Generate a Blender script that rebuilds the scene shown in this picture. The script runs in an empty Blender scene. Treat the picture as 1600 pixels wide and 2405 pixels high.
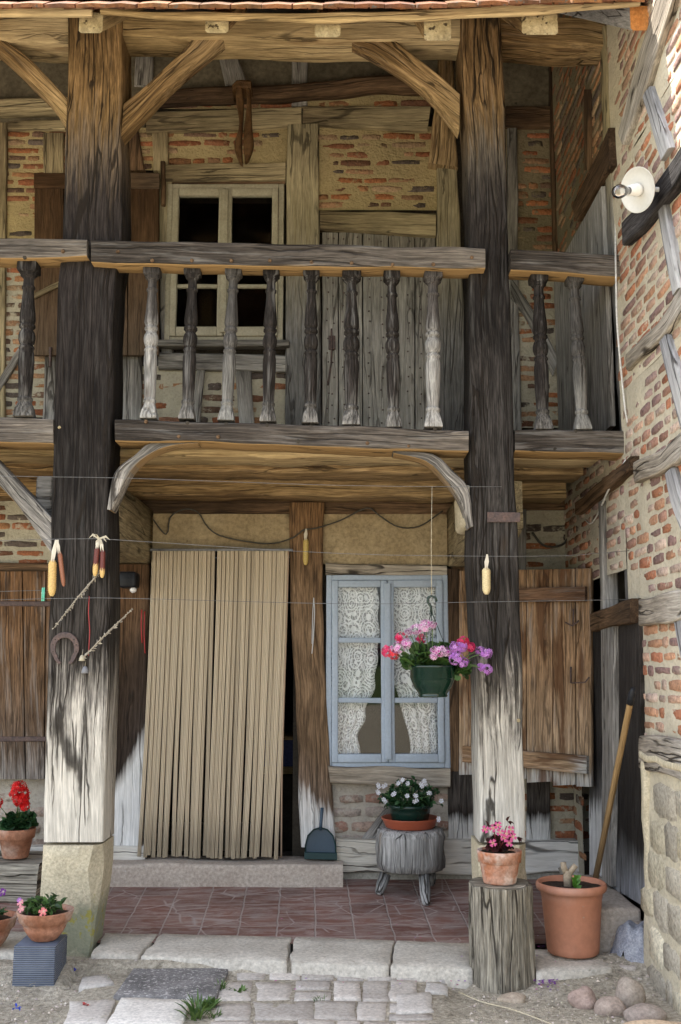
import bpy, math, random
from math import radians, sin, cos, pi, tan, atan2, sqrt
from mathutils import Vector, noise, Matrix
R = random.Random(7)
scene = bpy.context.scene
COL = scene.collection

# ------------------------------------------------------------------ camera, sky, sun, exposure
F, CX, CY, CAMH, PITCH = 2430.0, 800.0, 1202.5, 1.5, radians(8.37)
cam = bpy.data.cameras.new('camera'); cam_o = bpy.data.objects.new('camera', cam); COL.objects.link(cam_o)
cam.sensor_fit = 'VERTICAL'; cam.sensor_height = 36.0; cam.lens = 36.0*F/2405.0
cam.clip_start = 0.1; cam.clip_end = 2000
cam_o.location = (0, 0, CAMH); cam_o.rotation_euler = (pi/2+PITCH, 0, 0)
scene.camera = cam_o
SUN = Vector((-0.42, 0.175, 1.0)).normalized()
world = bpy.data.worlds.new('World'); scene.world = world; world.use_nodes = True
wn, wl = world.node_tree.nodes, world.node_tree.links
wn.clear()
sky = wn.new('ShaderNodeTexSky'); sky.sky_type = 'NISHITA'; sky.sun_disc = False
sky.sun_elevation = math.asin(SUN.z); sky.sun_rotation = atan2(SUN.x, SUN.y)
sky.dust_density = 2.0; sky.air_density = 1.0
hs = wn.new('ShaderNodeHueSaturation'); hs.inputs['Saturation'].default_value = 0.5
bg = wn.new('ShaderNodeBackground'); bg.inputs['Strength'].default_value = 0.15
wo = wn.new('ShaderNodeOutputWorld')
wl.new(sky.outputs[0], hs.inputs['Color']); wl.new(hs.outputs[0], bg.inputs[0]); wl.new(bg.outputs[0], wo.inputs[0])
sl = bpy.data.lights.new('sun', 'SUN'); sl.energy = 5.0; sl.angle = radians(0.5); sl.color = (1.0, 0.93, 0.82)
so = bpy.data.objects.new('sun', sl); COL.objects.link(so); so.rotation_euler = SUN.to_track_quat('Z', 'Y').to_euler()
so.location = (-4, 3, 12)
vs = scene.view_settings; vs.view_transform = 'Standard'; vs.look = 'None'; vs.exposure = 1.95; vs.gamma = 1.0
vs.use_curve_mapping = False

# ------------------------------------------------------------------ pixel rays (photo pixels, 1600 x 2405)
def ray(px, py):
    x = (px-CX)/F; y = (CY-py)/F
    return Vector((x, cos(PITCH)-y*sin(PITCH), sin(PITCH)+y*cos(PITCH)))
def PY(px, py, Y):
    d = ray(px, py); return Vector((0, 0, CAMH))+d*(Y/d.y)
def PX(px, py, X):
    d = ray(px, py); return Vector((0, 0, CAMH))+d*(X/d.x)
def PZ(px, py, Z=0.0):
    d = ray(px, py); return Vector((0, 0, CAMH))+d*((Z-CAMH)/d.z)
def PP(px, py, plane):
    return PY(px, py, plane[1]) if plane[0] == 'Y' else (PX(px, py, plane[1]) if plane[0] == 'X' else PZ(px, py, plane[1]))
YF, YW, XW = 5.45, 6.95, 1.52       # front of the gallery posts, house wall, side wing wall

# ------------------------------------------------------------------ mesh builder and object tree
WLOC = {}
def setp(o, label=None, cat=None, group=None, kind=None):
    if label: o['label'] = label
    if cat: o['category'] = cat
    if group: o['group'] = group
    if kind: o['kind'] = kind
    return o
def thing(name, loc, label, cat, group=None):
    o = bpy.data.objects.new(name, None); COL.objects.link(o); o.location = loc; o.empty_display_size = 0.1
    WLOC[o.name] = Vector(loc); return setp(o, label, cat, group)
def nz(v, s=1.0, o=0.0):
    return noise.noise(Vector((v[0]*s+o, v[1]*s+o*1.7, v[2]*s-o)))
class MB:
    def __init__(self): self.v = []; self.g = []; self.s = []; self.c = []; self.f = []; self.m = []; self.sm = []
    def vert(self, co, g=None, s=0.0, c=(1, 1, 1)):
        self.v.append(Vector(co)); self.g.append(g if g is not None else (co[0], co[1], co[2])); self.s.append(s); self.c.append(c)
        return len(self.v)-1
    def face(self, idx, m=0, sm=True): self.f.append(tuple(idx)); self.m.append(m); self.sm.append(sm)
    def build(self, name, mats, parent=None, label=None, cat=None, group=None, kind=None, loc=None):
        if not isinstance(mats, (list, tuple)): mats = [mats]
        if loc is None:
            n = len(self.v)
            xs = [p.x for p in self.v]; ys = [p.y for p in self.v]; zs = [p.z for p in self.v]
            loc = Vector(((min(xs)+max(xs))/2, (min(ys)+max(ys))/2, min(zs)))
        me = bpy.data.meshes.new(name)
        me.from_pydata([p-loc for p in self.v], [], self.f)
        me.polygons.foreach_set('material_index', self.m); me.polygons.foreach_set('use_smooth', self.sm)
        a = me.attributes.new('gc', 'FLOAT_VECTOR', 'POINT'); a.data.foreach_set('vector', [t for q in self.g for t in q])
        a = me.attributes.new('st', 'FLOAT', 'POINT'); a.data.foreach_set('value', self.s)
        a = me.attributes.new('col', 'FLOAT_COLOR', 'POINT'); a.data.foreach_set('color', [t for q in self.c for t in (q[0], q[1], q[2], q[3] if len(q) > 3 else 1.0)])
        for m in mats: me.materials.append(m)
        me.update()
        o = bpy.data.objects.new(name, me); COL.objects.link(o)
        pl = WLOC[parent.name] if parent else Vector((0, 0, 0))
        o.parent = parent; o.location = loc-pl; WLOC[o.name] = Vector(loc)
        return setp(o, label, cat, group, kind)

# ------------------------------------------------------------------ materials
def newmat(name):
    m = bpy.data.materials.new(name); m.use_nodes = True; n = m.node_tree.nodes; l = m.node_tree.links; n.clear()
    out = n.new('ShaderNodeOutputMaterial'); b = n.new('ShaderNodeBsdfPrincipled'); l.new(b.outputs[0], out.inputs[0])
    return m, n, l, b, out
def attr(n, name):
    a = n.new('ShaderNodeAttribute'); a.attribute_name = name; return a
def mapping(n, l, src, scale):
    mp = n.new('ShaderNodeMapping'); mp.inputs['Scale'].default_value = scale; l.new(src, mp.inputs['Vector']); return mp.outputs[0]
def noi(n, l, src, scale=1.0, detail=4, rough=0.55, dist=0.0):
    t = n.new('ShaderNodeTexNoise'); t.inputs['Scale'].default_value = scale; t.inputs['Detail'].default_value = detail
    t.inputs['Roughness'].default_value = rough; t.inputs['Distortion'].default_value = dist
    l.new(src, t.inputs['Vector']); return t.outputs[0]
def ramp(n, l, src, stops, interp='LINEAR'):
    r = n.new('ShaderNodeValToRGB'); e = r.color_ramp.elements; r.color_ramp.interpolation = interp
    while len(e) < len(stops): e.new(0.5)
    for k, (p, c) in enumerate(stops):
        e[k].position = p; e[k].color = (c, c, c, 1) if isinstance(c, (int, float)) else (c[0], c[1], c[2], 1)
    l.new(src, r.inputs[0]); return r.outputs[0]
def mth(n, l, op, a, b=0.0, c=None, clamp=False):
    m = n.new('ShaderNodeMath'); m.operation = op; m.use_clamp = clamp
    for k, q in enumerate((a, b, c)):
        if q is None: continue
        if isinstance(q, (int, float)): m.inputs[k].default_value = q
        else: l.new(q, m.inputs[k])
    return m.outputs[0]
def mix(n, l, fac, a, b, mode='MIX'):
    m = n.new('ShaderNodeMix'); m.data_type = 'RGBA'; m.blend_type = mode
    for s, q in ((m.inputs[0], fac), (m.inputs[6], a), (m.inputs[7], b)):
        if isinstance(q, (int, float)): s.default_value = q if s == m.inputs[0] else (q, q, q, 1)
        elif isinstance(q, tuple): s.default_value = (q[0], q[1], q[2], 1)
        else: l.new(q, s)
    return m.outputs[2]
def bump(n, l, h, b, strength=0.5, dist=0.01):
    u = n.new('ShaderNodeBump'); u.inputs['Strength'].default_value = strength; u.inputs['Distance'].default_value = dist
    l.new(h, u.inputs['Height']); l.new(u.outputs[0], b.inputs['Normal'])

def wood(name, stops, amp=0.25, grain=1.0, contrast=0.5, crack=1.0, rough=0.8, stains=None, under=0.0, pale=0.0, swirl=0.06, big=0.0):
    """weathered timber: long grain from the gc coordinates, drying cracks, tone along st"""
    m, n, l, b, out = newmat(name)
    g = attr(n, 'gc').outputs['Vector']; st = attr(n, 'st').outputs['Fac']
    lo = noi(n, l, mapping(n, l, g, (1.1, 5, 5)), 1.0, 2)                       # slow swell, makes the grain wander
    w = n.new('ShaderNodeCombineXYZ'); off = mth(n, l, 'MULTIPLY', mth(n, l, 'SUBTRACT', lo, 0.5), swirl)
    l.new(off, w.inputs[1]); l.new(off, w.inputs[2])
    va = n.new('ShaderNodeVectorMath'); va.operation = 'ADD'; l.new(g, va.inputs[0]); l.new(w.outputs[0], va.inputs[1]); gw = va.outputs[0]
    fine = noi(n, l, mapping(n, l, gw, (7*grain, 130*grain, 130*grain)), 1.0, 5, 0.65)
    mid = noi(n, l, mapping(n, l, gw, (1.9, 48, 48)), 1.0, 5, 0.7)
    blot = noi(n, l, mapping(n, l, g, (3.0, 7, 7)), 1.0, 5, 0.6)
    def splits(sc, w0, w1, gsc, g0, g1):                                        # drying cracks: edges of cells stretched along the grain, broken up by a slow mask
        v = n.new('ShaderNodeTexVoronoi'); v.feature = 'DISTANCE_TO_EDGE'; v.inputs['Scale'].default_value = 1.0; l.new(mapping(n, l, gw2, sc), v.inputs['Vector'])
        w_ = mth(n, l, 'ADD', v.outputs[0], mth(n, l, 'MULTIPLY', mth(n, l, 'SUBTRACT', mid, 0.5), w1*1.1))
        return mth(n, l, 'MULTIPLY', ramp(n, l, w_, [(0.0, 1.0), (w0, 0.9), (w1, 0.0)]), ramp(n, l, noi(n, l, mapping(n, l, g, gsc), 1.0, 2), [(g0, 0.0), (g1, 1.0)]))
    w2 = n.new('ShaderNodeCombineXYZ'); o2 = mth(n, l, 'MULTIPLY', mth(n, l, 'SUBTRACT', noi(n, l, mapping(n, l, g, (5, 9, 9)), 1.0, 3), 0.5), 0.022)
    l.new(o2, w2.inputs[1]); l.new(o2, w2.inputs[2]); v2 = n.new('ShaderNodeVectorMath'); v2.operation = 'ADD'; l.new(gw, v2.inputs[0]); l.new(w2.outputs[0], v2.inputs[1]); gw2 = v2.outputs[0]
    ckl = mth(n, l, 'MULTIPLY', splits((0.7, 19, 19), 0.016, 0.040, (1.8, 9, 9), 0.46, 0.52), crack)
    if big: ckl = mth(n, l, 'MAXIMUM', ckl, mth(n, l, 'MULTIPLY', splits((0.30, 7, 7), 0.009, 0.020, (0.7, 3, 3), 0.50, 0.53), big))
    ckl = mth(n, l, 'MINIMUM', ckl, 1.0)
    kv = n.new('ShaderNodeTexVoronoi'); kv.inputs['Scale'].default_value = 1.0; kv.inputs['Randomness'].default_value = 1.0; l.new(mapping(n, l, g, (1.3, 3.6, 3.6)), kv.inputs['Vector'])
    knot = ramp(n, l, kv.outputs['Distance'], [(0.02, 1.0), (0.055, 0.55), (0.10, 0.0)])
    t = mth(n, l, 'ADD', st, mth(n, l, 'MULTIPLY', mth(n, l, 'SUBTRACT', mth(n, l, 'MULTIPLY_ADD', mid, 0.75, mth(n, l, 'MULTIPLY', blot, 0.25)), 0.5), mth(n, l, 'MULTIPLY', amp, 1.25) if False else amp*1.3))
    col = ramp(n, l, t, stops)
    bw = n.new('ShaderNodeRGBToBW'); l.new(col, bw.inputs[0])                   # bleached wood shows less contrast than dark wood
    kc = ramp(n, l, bw.outputs[0], [(0.15, 1.0), (0.5, 0.38)])
    var = mix(n, l, 1.0, ramp(n, l, mid, [(0.28, 1-contrast*0.75), (0.5, 1.0), (0.72, 1+contrast*0.6)]), ramp(n, l, fine, [(0.3, 1-contrast*0.85), (0.5, 1.0), (0.70, 1+contrast*1.0)]), 'MULTIPLY')
    var = mix(n, l, 1.0, var, ramp(n, l, blot, [(0.3, 0.72), (0.7, 1.22)]), 'MULTIPLY')
    col = mix(n, l, 1.0, col, mix(n, l, kc, (1, 1, 1), var), 'MULTIPLY')
    if pale:
        pm = mth(n, l, 'MULTIPLY', ramp(n, l, noi(n, l, mapping(n, l, gw, (1.6, 26, 26)), 1.3, 4, 0.65), [(0.54, 0.0), (0.70, 1.0)]), pale)
        col = mix(n, l, pm, col, (0.38, 0.37, 0.35))
    if stains:
        sm = ramp(n, l, noi(n, l, mapping(n, l, g, (1.5, 9, 9)), 1.0, 4, 0.6), [(stains[0], 0.0), (stains[0]+0.08, 1.0)])
        col = mix(n, l, mth(n, l, 'MULTIPLY', sm, stains[2] if len(stains) > 2 else 0.85), col, stains[1])
    if under:                                                                   # rain never reaches the downward faces: raw golden oak
        gm = n.new('ShaderNodeNewGeometry'); sp = n.new('ShaderNodeSeparateXYZ'); l.new(gm.outputs['True Normal'], sp.inputs[0])
        um = ramp(n, l, mth(n, l, 'MULTIPLY', sp.outputs[2], -1.0), [(0.45, 0.0), (0.75, 1.0)])
        col = mix(n, l, mth(n, l, 'MULTIPLY', um, under), col, (0.36, 0.23, 0.10))
    col = mix(n, l, mth(n, l, 'MULTIPLY', knot, 0.75), col, (0.045, 0.032, 0.022))
    col = mix(n, l, mth(n, l, 'MULTIPLY', ckl, 0.9), col, (0.018, 0.014, 0.011))
    l.new(col, b.inputs['Base Color']); b.inputs['Roughness'].default_value = rough; b.inputs['Specular IOR Level'].default_value = 0.10
    h = mth(n, l, 'ADD', mth(n, l, 'MULTIPLY', fine, 0.45), mth(n, l, 'MULTIPLY', mid, 0.6))
    h = mth(n, l, 'SUBTRACT', h, mth(n, l, 'MULTIPLY', ckl, 1.3))
    bump(n, l, h, b, 0.75, 0.012)
    return m
def masonry(name, mortar, smear=0.5, bumpd=0.008, dark=0.55):
    m, n, l, b, out = newmat(name)
    a = attr(n, 'col'); g = attr(n, 'gc').outputs['Vector']; st = attr(n, 'st').outputs['Fac']
    f = noi(n, l, g, 55, 5, 0.65); c = noi(n, l, g, 9, 5, 0.65); c2 = noi(n, l, g, 26, 4, 0.7); big = noi(n, l, g, 1.8, 3, 0.5)
    brick = mix(n, l, 1.0, a.outputs['Color'], ramp(n, l, f, [(0.3, 0.6), (0.5, 1.0), (0.75, 1.35)]), 'MULTIPLY')
    brick = mix(n, l, ramp(n, l, c2, [(0.56, 0.0), (0.7, dark)]), brick, (0.10, 0.075, 0.065))
    mcol = mix(n, l, c, tuple(q*0.72 for q in mortar), tuple(min(1, q*1.18) for q in mortar))
    mcol = mix(n, l, ramp(n, l, f, [(0.35, 0.35), (0.5, 0.0)]), mcol, tuple(q*0.5 for q in mortar))
    sm = mth(n, l, 'ADD', mth(n, l, 'MULTIPLY', c, 0.55), mth(n, l, 'MULTIPLY', c2, 0.45))
    sm = ramp(n, l, sm, [(0.62-smear*0.28, 0.0), (0.70-smear*0.28, 0.9)])
    isb = mth(n, l, 'GREATER_THAN', st, 0.5)
    fac = mth(n, l, 'SUBTRACT', 1.0, mth(n, l, 'MULTIPLY', isb, mth(n, l, 'SUBTRACT', 1.0, sm)))
    col = mix(n, l, fac, brick, mcol)
    col = mix(n, l, 1.0, col, ramp(n, l, big, [(0.3, 0.82), (0.7, 1.12)]), 'MULTIPLY')
    l.new(col, b.inputs['Base Color']); b.inputs['Roughness'].default_value = 0.92; b.inputs['Specular IOR Level'].default_value = 0.15
    bump(n, l, mth(n, l, 'ADD', f, mth(n, l, 'MULTIPLY', c2, 1.2)), b, 0.8, bumpd)
    return m
def rough_mat(name, c1, c2, scale=8, rough=0.9, bumps=0.6, bd=0.006, fine=60, spots=None, c3=None, gc=True, spec=0.2, vcol=False, metal=0.0, fv=1.0):
    m, n, l, b, out = newmat(name)
    g = attr(n, 'gc').outputs['Vector'] if gc else n.new('ShaderNodeTexCoord').outputs['Object']
    a = noi(n, l, g, scale, 5, 0.65); f = noi(n, l, g, fine, 4, 0.65)
    col = ramp(n, l, a, [(0.32, c1), (0.68, c2)])
    if c3: col = mix(n, l, ramp(n, l, noi(n, l, g, scale*0.45, 4, 0.6), [(0.5, 0.0), (0.62, 1.0)]), col, c3)
    if vcol: col = mix(n, l, 1.0, col, attr(n, 'col').outputs['Color'], 'MULTIPLY')
    col = mix(n, l, 1.0, col, ramp(n, l, f, [(0.3, 1-0.3*fv), (0.7, 1+0.25*fv)]), 'MULTIPLY')
    if spots: col = mix(n, l, ramp(n, l, noi(n, l, g, spots[0], 3, 0.6), [(spots[1], 0.0), (spots[1]+0.05, 1.0)]), col, spots[2])
    l.new(col, b.inputs['Base Color']); b.inputs['Roughness'].default_value = rough; b.inputs['Specular IOR Level'].default_value = spec
    b.inputs['Metallic'].default_value = metal
    if bumps: bump(n, l, mth(n, l, 'ADD', a, mth(n, l, 'MULTIPLY', f, 0.6)), b, bumps, bd)
    return m
def vleaf(name, rough=0.5, trans=0.25):
    m, n, l, b, out = newmat(name)
    c = attr(n, 'col').outputs['Color']; l.new(c, b.inputs['Base Color']); b.inputs['Roughness'].default_value = rough
    t = n.new('ShaderNodeBsdfTranslucent'); l.new(c, t.inputs[0]); ms = n.new('ShaderNodeMixShader'); ms.inputs[0].default_value = trans
    l.new(b.outputs[0], ms.inputs[1]); l.new(t.outputs[0], ms.inputs[2]); l.new(ms.outputs[0], out.inputs[0])
    return m

GOLD, GOLD2 = (0.30, 0.185, 0.075), (0.42, 0.28, 0.13)
CHAR, DGREY, MGREY, LGREY = (0.040, 0.034, 0.030), (0.10, 0.092, 0.085), (0.22, 0.21, 0.195), (0.42, 0.41, 0.38)
WHITE = (0.66, 0.63, 0.56)
M = {}
M['post_l'] = wood('oak_post', [(0.0, (0.20, 0.125, 0.055)), (0.10, (0.21, 0.135, 0.065)), (0.15, (0.12, 0.09, 0.065)), (0.19, (0.026, 0.021, 0.019)), (0.46, (0.016, 0.0135, 0.012)),
                                 (0.56, (0.033, 0.029, 0.026)), (0.645, (0.045, 0.039, 0.034)), (0.68, (0.17, 0.155, 0.135)), (0.715, (0.40, 0.37, 0.32)), (0.76, (0.56, 0.525, 0.455))], amp=0.20, contrast=0.85, crack=1.0, pale=0.05, big=1.0)
M['post_r'] = wood('oak_post_split', [(0.0, (0.18, 0.11, 0.05)), (0.10, (0.19, 0.125, 0.065)), (0.15, (0.10, 0.085, 0.07)), (0.19, (0.026, 0.022, 0.02)), (0.30, (0.018, 0.0155, 0.014)),
                                     (0.45, (0.036, 0.032, 0.029)), (0.64, (0.042, 0.037, 0.033)), (0.68, (0.16, 0.145, 0.125)), (0.72, (0.43, 0.405, 0.355)), (0.8, (0.55, 0.525, 0.465))], amp=0.20, contrast=0.85, crack=1.0, pale=0.10, swirl=0.10, big=1.0)
M['rail'] = wood('weathered_rail', [(0.0, (0.035, 0.029, 0.024)), (0.5, (0.07, 0.059, 0.050)), (1.0, (0.14, 0.12, 0.10))], amp=0.9, contrast=0.6, under=0.9, crack=0.8, pale=0.3)
M['baluster_dark'] = wood('dark_turned_oak', [(0.0, (0.020, 0.017, 0.015)), (0.8, (0.026, 0.022, 0.02)), (0.9, (0.085, 0.08, 0.074)), (1.0, (0.15, 0.142, 0.13))], amp=0.22, grain=1.3, contrast=0.9, crack=0.6, pale=0.30)
M['baluster_pale'] = wood('half_bleached_turned_oak', [(0.0, (0.045, 0.04, 0.037)), (0.32, (0.07, 0.063, 0.058)), (0.44, (0.22, 0.212, 0.20)), (1.0, (0.33, 0.32, 0.30))], amp=0.34, grain=1.3, contrast=0.7, crack=0.5)
M['baluster_mid'] = wood('grey_turned_oak', [(0.0, (0.06, 0.055, 0.05)), (0.5, (0.08, 0.075, 0.07)), (0.66, (0.13, 0.125, 0.115)), (1.0, (0.22, 0.215, 0.20))], amp=0.35, grain=1.3, contrast=0.6, crack=0.5)
M['gold'] = wood('sheltered_golden_oak', [(0.0, (0.17, 0.105, 0.048)), (0.5, (0.26, 0.17, 0.08)), (1.0, (0.36, 0.255, 0.135))], amp=1.1, contrast=0.65, crack=0.8, stains=(0.57, (0.09, 0.05, 0.025), 0.65), pale=0.12)
M['goldpale'] = wood('pale_golden_oak', [(0.0, (0.30, 0.21, 0.10)), (0.5, (0.40, 0.295, 0.155)), (1.0, (0.50, 0.39, 0.23))], amp=1.0, contrast=0.5, crack=0.7, stains=(0.60, (0.16, 0.09, 0.04), 0.6))
M['brace_low'] = wood('grey_brace_oak', [(0.0, (0.085, 0.077, 0.068)), (0.5, (0.16, 0.148, 0.132)), (1.0, (0.27, 0.25, 0.225))], amp=1.0, contrast=0.85, crack=0.9, under=0.75)
M['ochre'] = wood('ochre_grey_timber', [(0.0, (0.16, 0.125, 0.075)), (0.5, (0.27, 0.22, 0.13)), (1.0, (0.40, 0.33, 0.20))], amp=1.0, contrast=0.45, crack=0.7)
M['ochre_low'] = wood('ochre_grey_post', [(0.0, (0.24, 0.20, 0.12)), (0.20, (0.34, 0.29, 0.18)), (0.28, (0.22, 0.20, 0.16)), (0.34, (0.17, 0.165, 0.155)), (0.42, (0.13, 0.125, 0.12))], amp=0.14, contrast=0.5, crack=0.7)
M['shut_up'] = wood('brown_shutter_wood', [(0.0, (0.060, 0.033, 0.017)), (0.5, (0.085, 0.05, 0.027)), (1.0, (0.11, 0.078, 0.052))], amp=0.7, contrast=0.4, crack=0.3)
M['greyboard'] = wood('grey_boards', [(0.0, (0.15, 0.14, 0.125)), (0.5, (0.24, 0.225, 0.205)), (1.0, (0.34, 0.325, 0.30))], amp=0.9, contrast=0.55, crack=0.8, stains=(0.60, (0.05, 0.045, 0.04), 0.7))
M['greydoor'] = wood('grey_nailed_door_boards', [(0.0, (0.20, 0.185, 0.16)), (0.5, (0.28, 0.265, 0.235)), (1.0, (0.37, 0.35, 0.31))], amp=0.8, contrast=0.5, crack=0.6, stains=(0.64, (0.08, 0.06, 0.045), 0.6))
M['darkwood'] = wood('dark_brown_oak', [(0.0, (0.055, 0.035, 0.022)), (0.5, (0.10, 0.062, 0.036)), (1.0, (0.16, 0.10, 0.058))], amp=0.9, contrast=0.5, crack=0.7)
M['shut_low'] = wood('stripped_shutter_wood', [(0.0, (0.22, 0.135, 0.075)), (0.45, (0.29, 0.18, 0.10)), (0.88, (0.34, 0.24, 0.15)), (0.95, (0.42, 0.385, 0.34)), (1.0, (0.38, 0.37, 0.34))], amp=0.35, contrast=0.75, crack=0.5, stains=(0.53, (0.10, 0.045, 0.02), 0.8), pale=0.4)
M['shut_bat'] = wood('dark_stained_batten', [(0.0, (0.10, 0.055, 0.03)), (0.5, (0.17, 0.10, 0.06)), (1.0, (0.11, 0.06, 0.035))], amp=0.9, contrast=0.6, crack=0.5, pale=0.3)
M['shut_left'] = wood('brown_worn_shutter_wood', [(0.0, (0.16, 0.085, 0.04)), (0.5, (0.15, 0.09, 0.05)), (0.85, (0.12, 0.085, 0.06)), (1.0, (0.20, 0.18, 0.16))], amp=0.5, contrast=0.7, crack=0.6, pale=0.3)
M['jamb'] = wood('stained_doorpost', [(0.0, (0.12, 0.065, 0.035)), (0.12, (0.13, 0.075, 0.04)), (0.35, (0.055, 0.037, 0.025)), (0.66, (0.04, 0.030, 0.024)), (0.70, (0.40, 0.39, 0.37)), (0.74, (0.66, 0.66, 0.64)), (1.0, (0.68, 0.68, 0.66))], amp=0.10, contrast=0.6, crack=0.6)
M['midpost'] = wood('worn_doorpost', [(0.0, (0.17, 0.095, 0.045)), (0.35, (0.20, 0.13, 0.075)), (0.7, (0.13, 0.085, 0.05)), (0.83, (0.17, 0.12, 0.085)), (0.88, (0.58, 0.56, 0.53)), (1.0, (0.66, 0.65, 0.62))], amp=0.16, contrast=0.7, crack=0.5, stains=(0.60, (0.055, 0.032, 0.02), 0.7))
M['sill'] = wood('bleached_sill_oak', [(0.0, (0.54, 0.50, 0.42)), (0.5, (0.64, 0.61, 0.54)), (1.0, (0.72, 0.69, 0.63))], amp=0.8, contrast=0.35, crack=0.6, big=0.9)
M['winsill'] = wood('worn_windowsill_oak', [(0.0, (0.26, 0.22, 0.17)), (1.0, (0.42, 0.37, 0.30))], amp=0.8, contrast=0.6, crack=1.0, big=0.9)
M['stained'] = wood('soot_stained_stud', [(0.0, (0.06, 0.052, 0.046)), (0.74, (0.07, 0.06, 0.052)), (0.80, (0.03, 0.024, 0.02)), (0.86, (0.55, 0.54, 0.51)), (1.0, (0.64, 0.63, 0.60))], amp=0.12, contrast=0.7, crack=0.7)
M['bluegrey'] = wood('silvered_oak', [(0.0, (0.24, 0.24, 0.25)), (0.5, (0.36, 0.355, 0.36)), (1.0, (0.46, 0.455, 0.45))], amp=0.9, contrast=0.45, crack=0.9)
M['wingbeam'] = wood('grey_brown_wing_oak', [(0.0, (0.20, 0.17, 0.135)), (0.5, (0.30, 0.265, 0.22)), (1.0, (0.38, 0.35, 0.31))], amp=0.9, contrast=0.6, crack=1.0)
M['blackbeam'] = wood('tarred_oak', [(0.0, (0.02, 0.019, 0.02)), (1.0, (0.06, 0.055, 0.055))], amp=0.8, contrast=0.8, crack=0.4, stains=(0.62, (0.28, 0.18, 0.05), 0.8))
M['wingdoor'] = wood('whitewashed_door_board', [(0.0, (0.03, 0.028, 0.027)), (0.52, (0.035, 0.032, 0.03)), (0.66, (0.10, 0.095, 0.09)), (0.72, (0.50, 0.50, 0.49)), (1.0, (0.62, 0.61, 0.59))], amp=0.14, contrast=0.6, crack=0.7)
M['wingdoor2'] = wood('soot_black_door_board', [(0.0, (0.035, 0.030, 0.027)), (0.78, (0.025, 0.022, 0.02)), (0.90, (0.15, 0.15, 0.15)), (1.0, (0.26, 0.27, 0.29))], amp=0.12, contrast=0.6, crack=0.6)
M['stump'] = wood('split_old_log', [(0.0, (0.15, 0.13, 0.10)), (0.5, (0.235, 0.21, 0.165)), (1.0, (0.33, 0.305, 0.25))], amp=1.0, grain=0.8, contrast=0.9, crack=1.0, stains=(0.62, (0.07, 0.055, 0.04), 0.7), big=0.9)
M['log'] = wood('silver_grey_log', [(0.0, (0.20, 0.195, 0.185)), (0.5, (0.27, 0.265, 0.25)), (1.0, (0.35, 0.34, 0.325))], amp=1.0, grain=0.8, contrast=0.75, crack=1.0, stains=(0.68, (0.22, 0.13, 0.05), 0.5), big=0.9)
M['endgrain'] = rough_mat('cut_timber_end', (0.24, 0.185, 0.10), (0.42, 0.34, 0.20), 14, bumps=1.0, bd=0.01, fine=45, spots=(30, 0.60, (0.05, 0.035, 0.02)))
M['orangeend'] = rough_mat('fresh_sawn_timber_end', (0.50, 0.20, 0.06), (0.62, 0.29, 0.10), 10, bumps=0.4)
M['stick'] = wood('handled_ash', [(0.0, (0.40, 0.26, 0.12)), (0.4, (0.34, 0.22, 0.10)), (1.0, (0.13, 0.085, 0.045))], amp=0.3, contrast=0.35, crack=0.1, rough=0.55)
M['brick_up'] = masonry('old_brick_ochre_lime', (0.42, 0.335, 0.175), 0.22, 0.014)
M['brick_low'] = masonry('old_brick_grey_lime', (0.46, 0.42, 0.32), 0.32, 0.014)
M['brick_dark'] = masonry('dark_brick_brown_lime', (0.22, 0.185, 0.115), 0.32, 0.014)  # darker, browner mortar for the upper inner wing and right-hand wall strip
M['brick_wash'] = masonry('limewashed_worn_brick', (0.44, 0.40, 0.335), 0.45, 0.012, 0.2)
M['brick_wing'] = masonry('wing_brick_cream_lime', (0.58, 0.52, 0.40), 0.20, 0.012)
M['rubble'] = masonry('rubble_stone', (0.66, 0.59, 0.44), 0.22, 0.016, 0.05)
M['clay'] = rough_mat('old_clay_daub', (0.10, 0.085, 0.058), (0.17, 0.145, 0.10), 5, fine=30, spots=(9, 0.70, (0.05, 0.045, 0.035)))
M['plaster'] = rough_mat('tan_clay_plaster', (0.30, 0.225, 0.125), (0.40, 0.315, 0.19), 3.5, fine=40, bumps=0.5, spots=(14, 0.68, (0.20, 0.15, 0.09)))
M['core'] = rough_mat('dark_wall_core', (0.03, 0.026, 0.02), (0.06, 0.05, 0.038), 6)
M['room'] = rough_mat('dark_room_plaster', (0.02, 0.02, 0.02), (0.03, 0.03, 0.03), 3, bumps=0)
M['limestone'] = rough_mat('lichened_limestone', (0.46, 0.40, 0.28), (0.60, 0.53, 0.38), 10, fine=70, bumps=0.8)
M['kerb'] = rough_mat('pale_kerb_stone', (0.45, 0.41, 0.345), (0.58, 0.54, 0.465), 5, fine=55, bumps=0.4, spots=(11, 0.68, (0.30, 0.27, 0.22)))
M['step'] = rough_mat('worn_pinkish_sandstone', (0.38, 0.32, 0.265), (0.47, 0.41, 0.345), 5, fine=50, bumps=0.7, spots=(16, 0.70, (0.50, 0.47, 0.42)))
M['cement'] = rough_mat('grey_cement', (0.27, 0.25, 0.20), (0.38, 0.36, 0.31), 6, fine=60, bumps=0.7)
M['paver'] = rough_mat('pinkish_paving_stone', (0.43, 0.395, 0.355), (0.54, 0.505, 0.46), 4, fine=60, bumps=0.35, vcol=True)
M['slab'] = rough_mat('dark_speckled_slab', (0.11, 0.104, 0.102), (0.24, 0.228, 0.22), 7, fine=90, bumps=0.8, spots=(60, 0.56, (0.42, 0.40, 0.38)))
M['pebble'] = rough_mat('loose_pebbles', (0.34, 0.30, 0.25), (0.56, 0.52, 0.46), 12, fine=60, vcol=True, gc=False)
M['boulder'] = rough_mat('rounded_field_stone', (0.32, 0.27, 0.24), (0.46, 0.41, 0.36), 7, fine=70, bumps=0.6, vcol=True)
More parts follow.
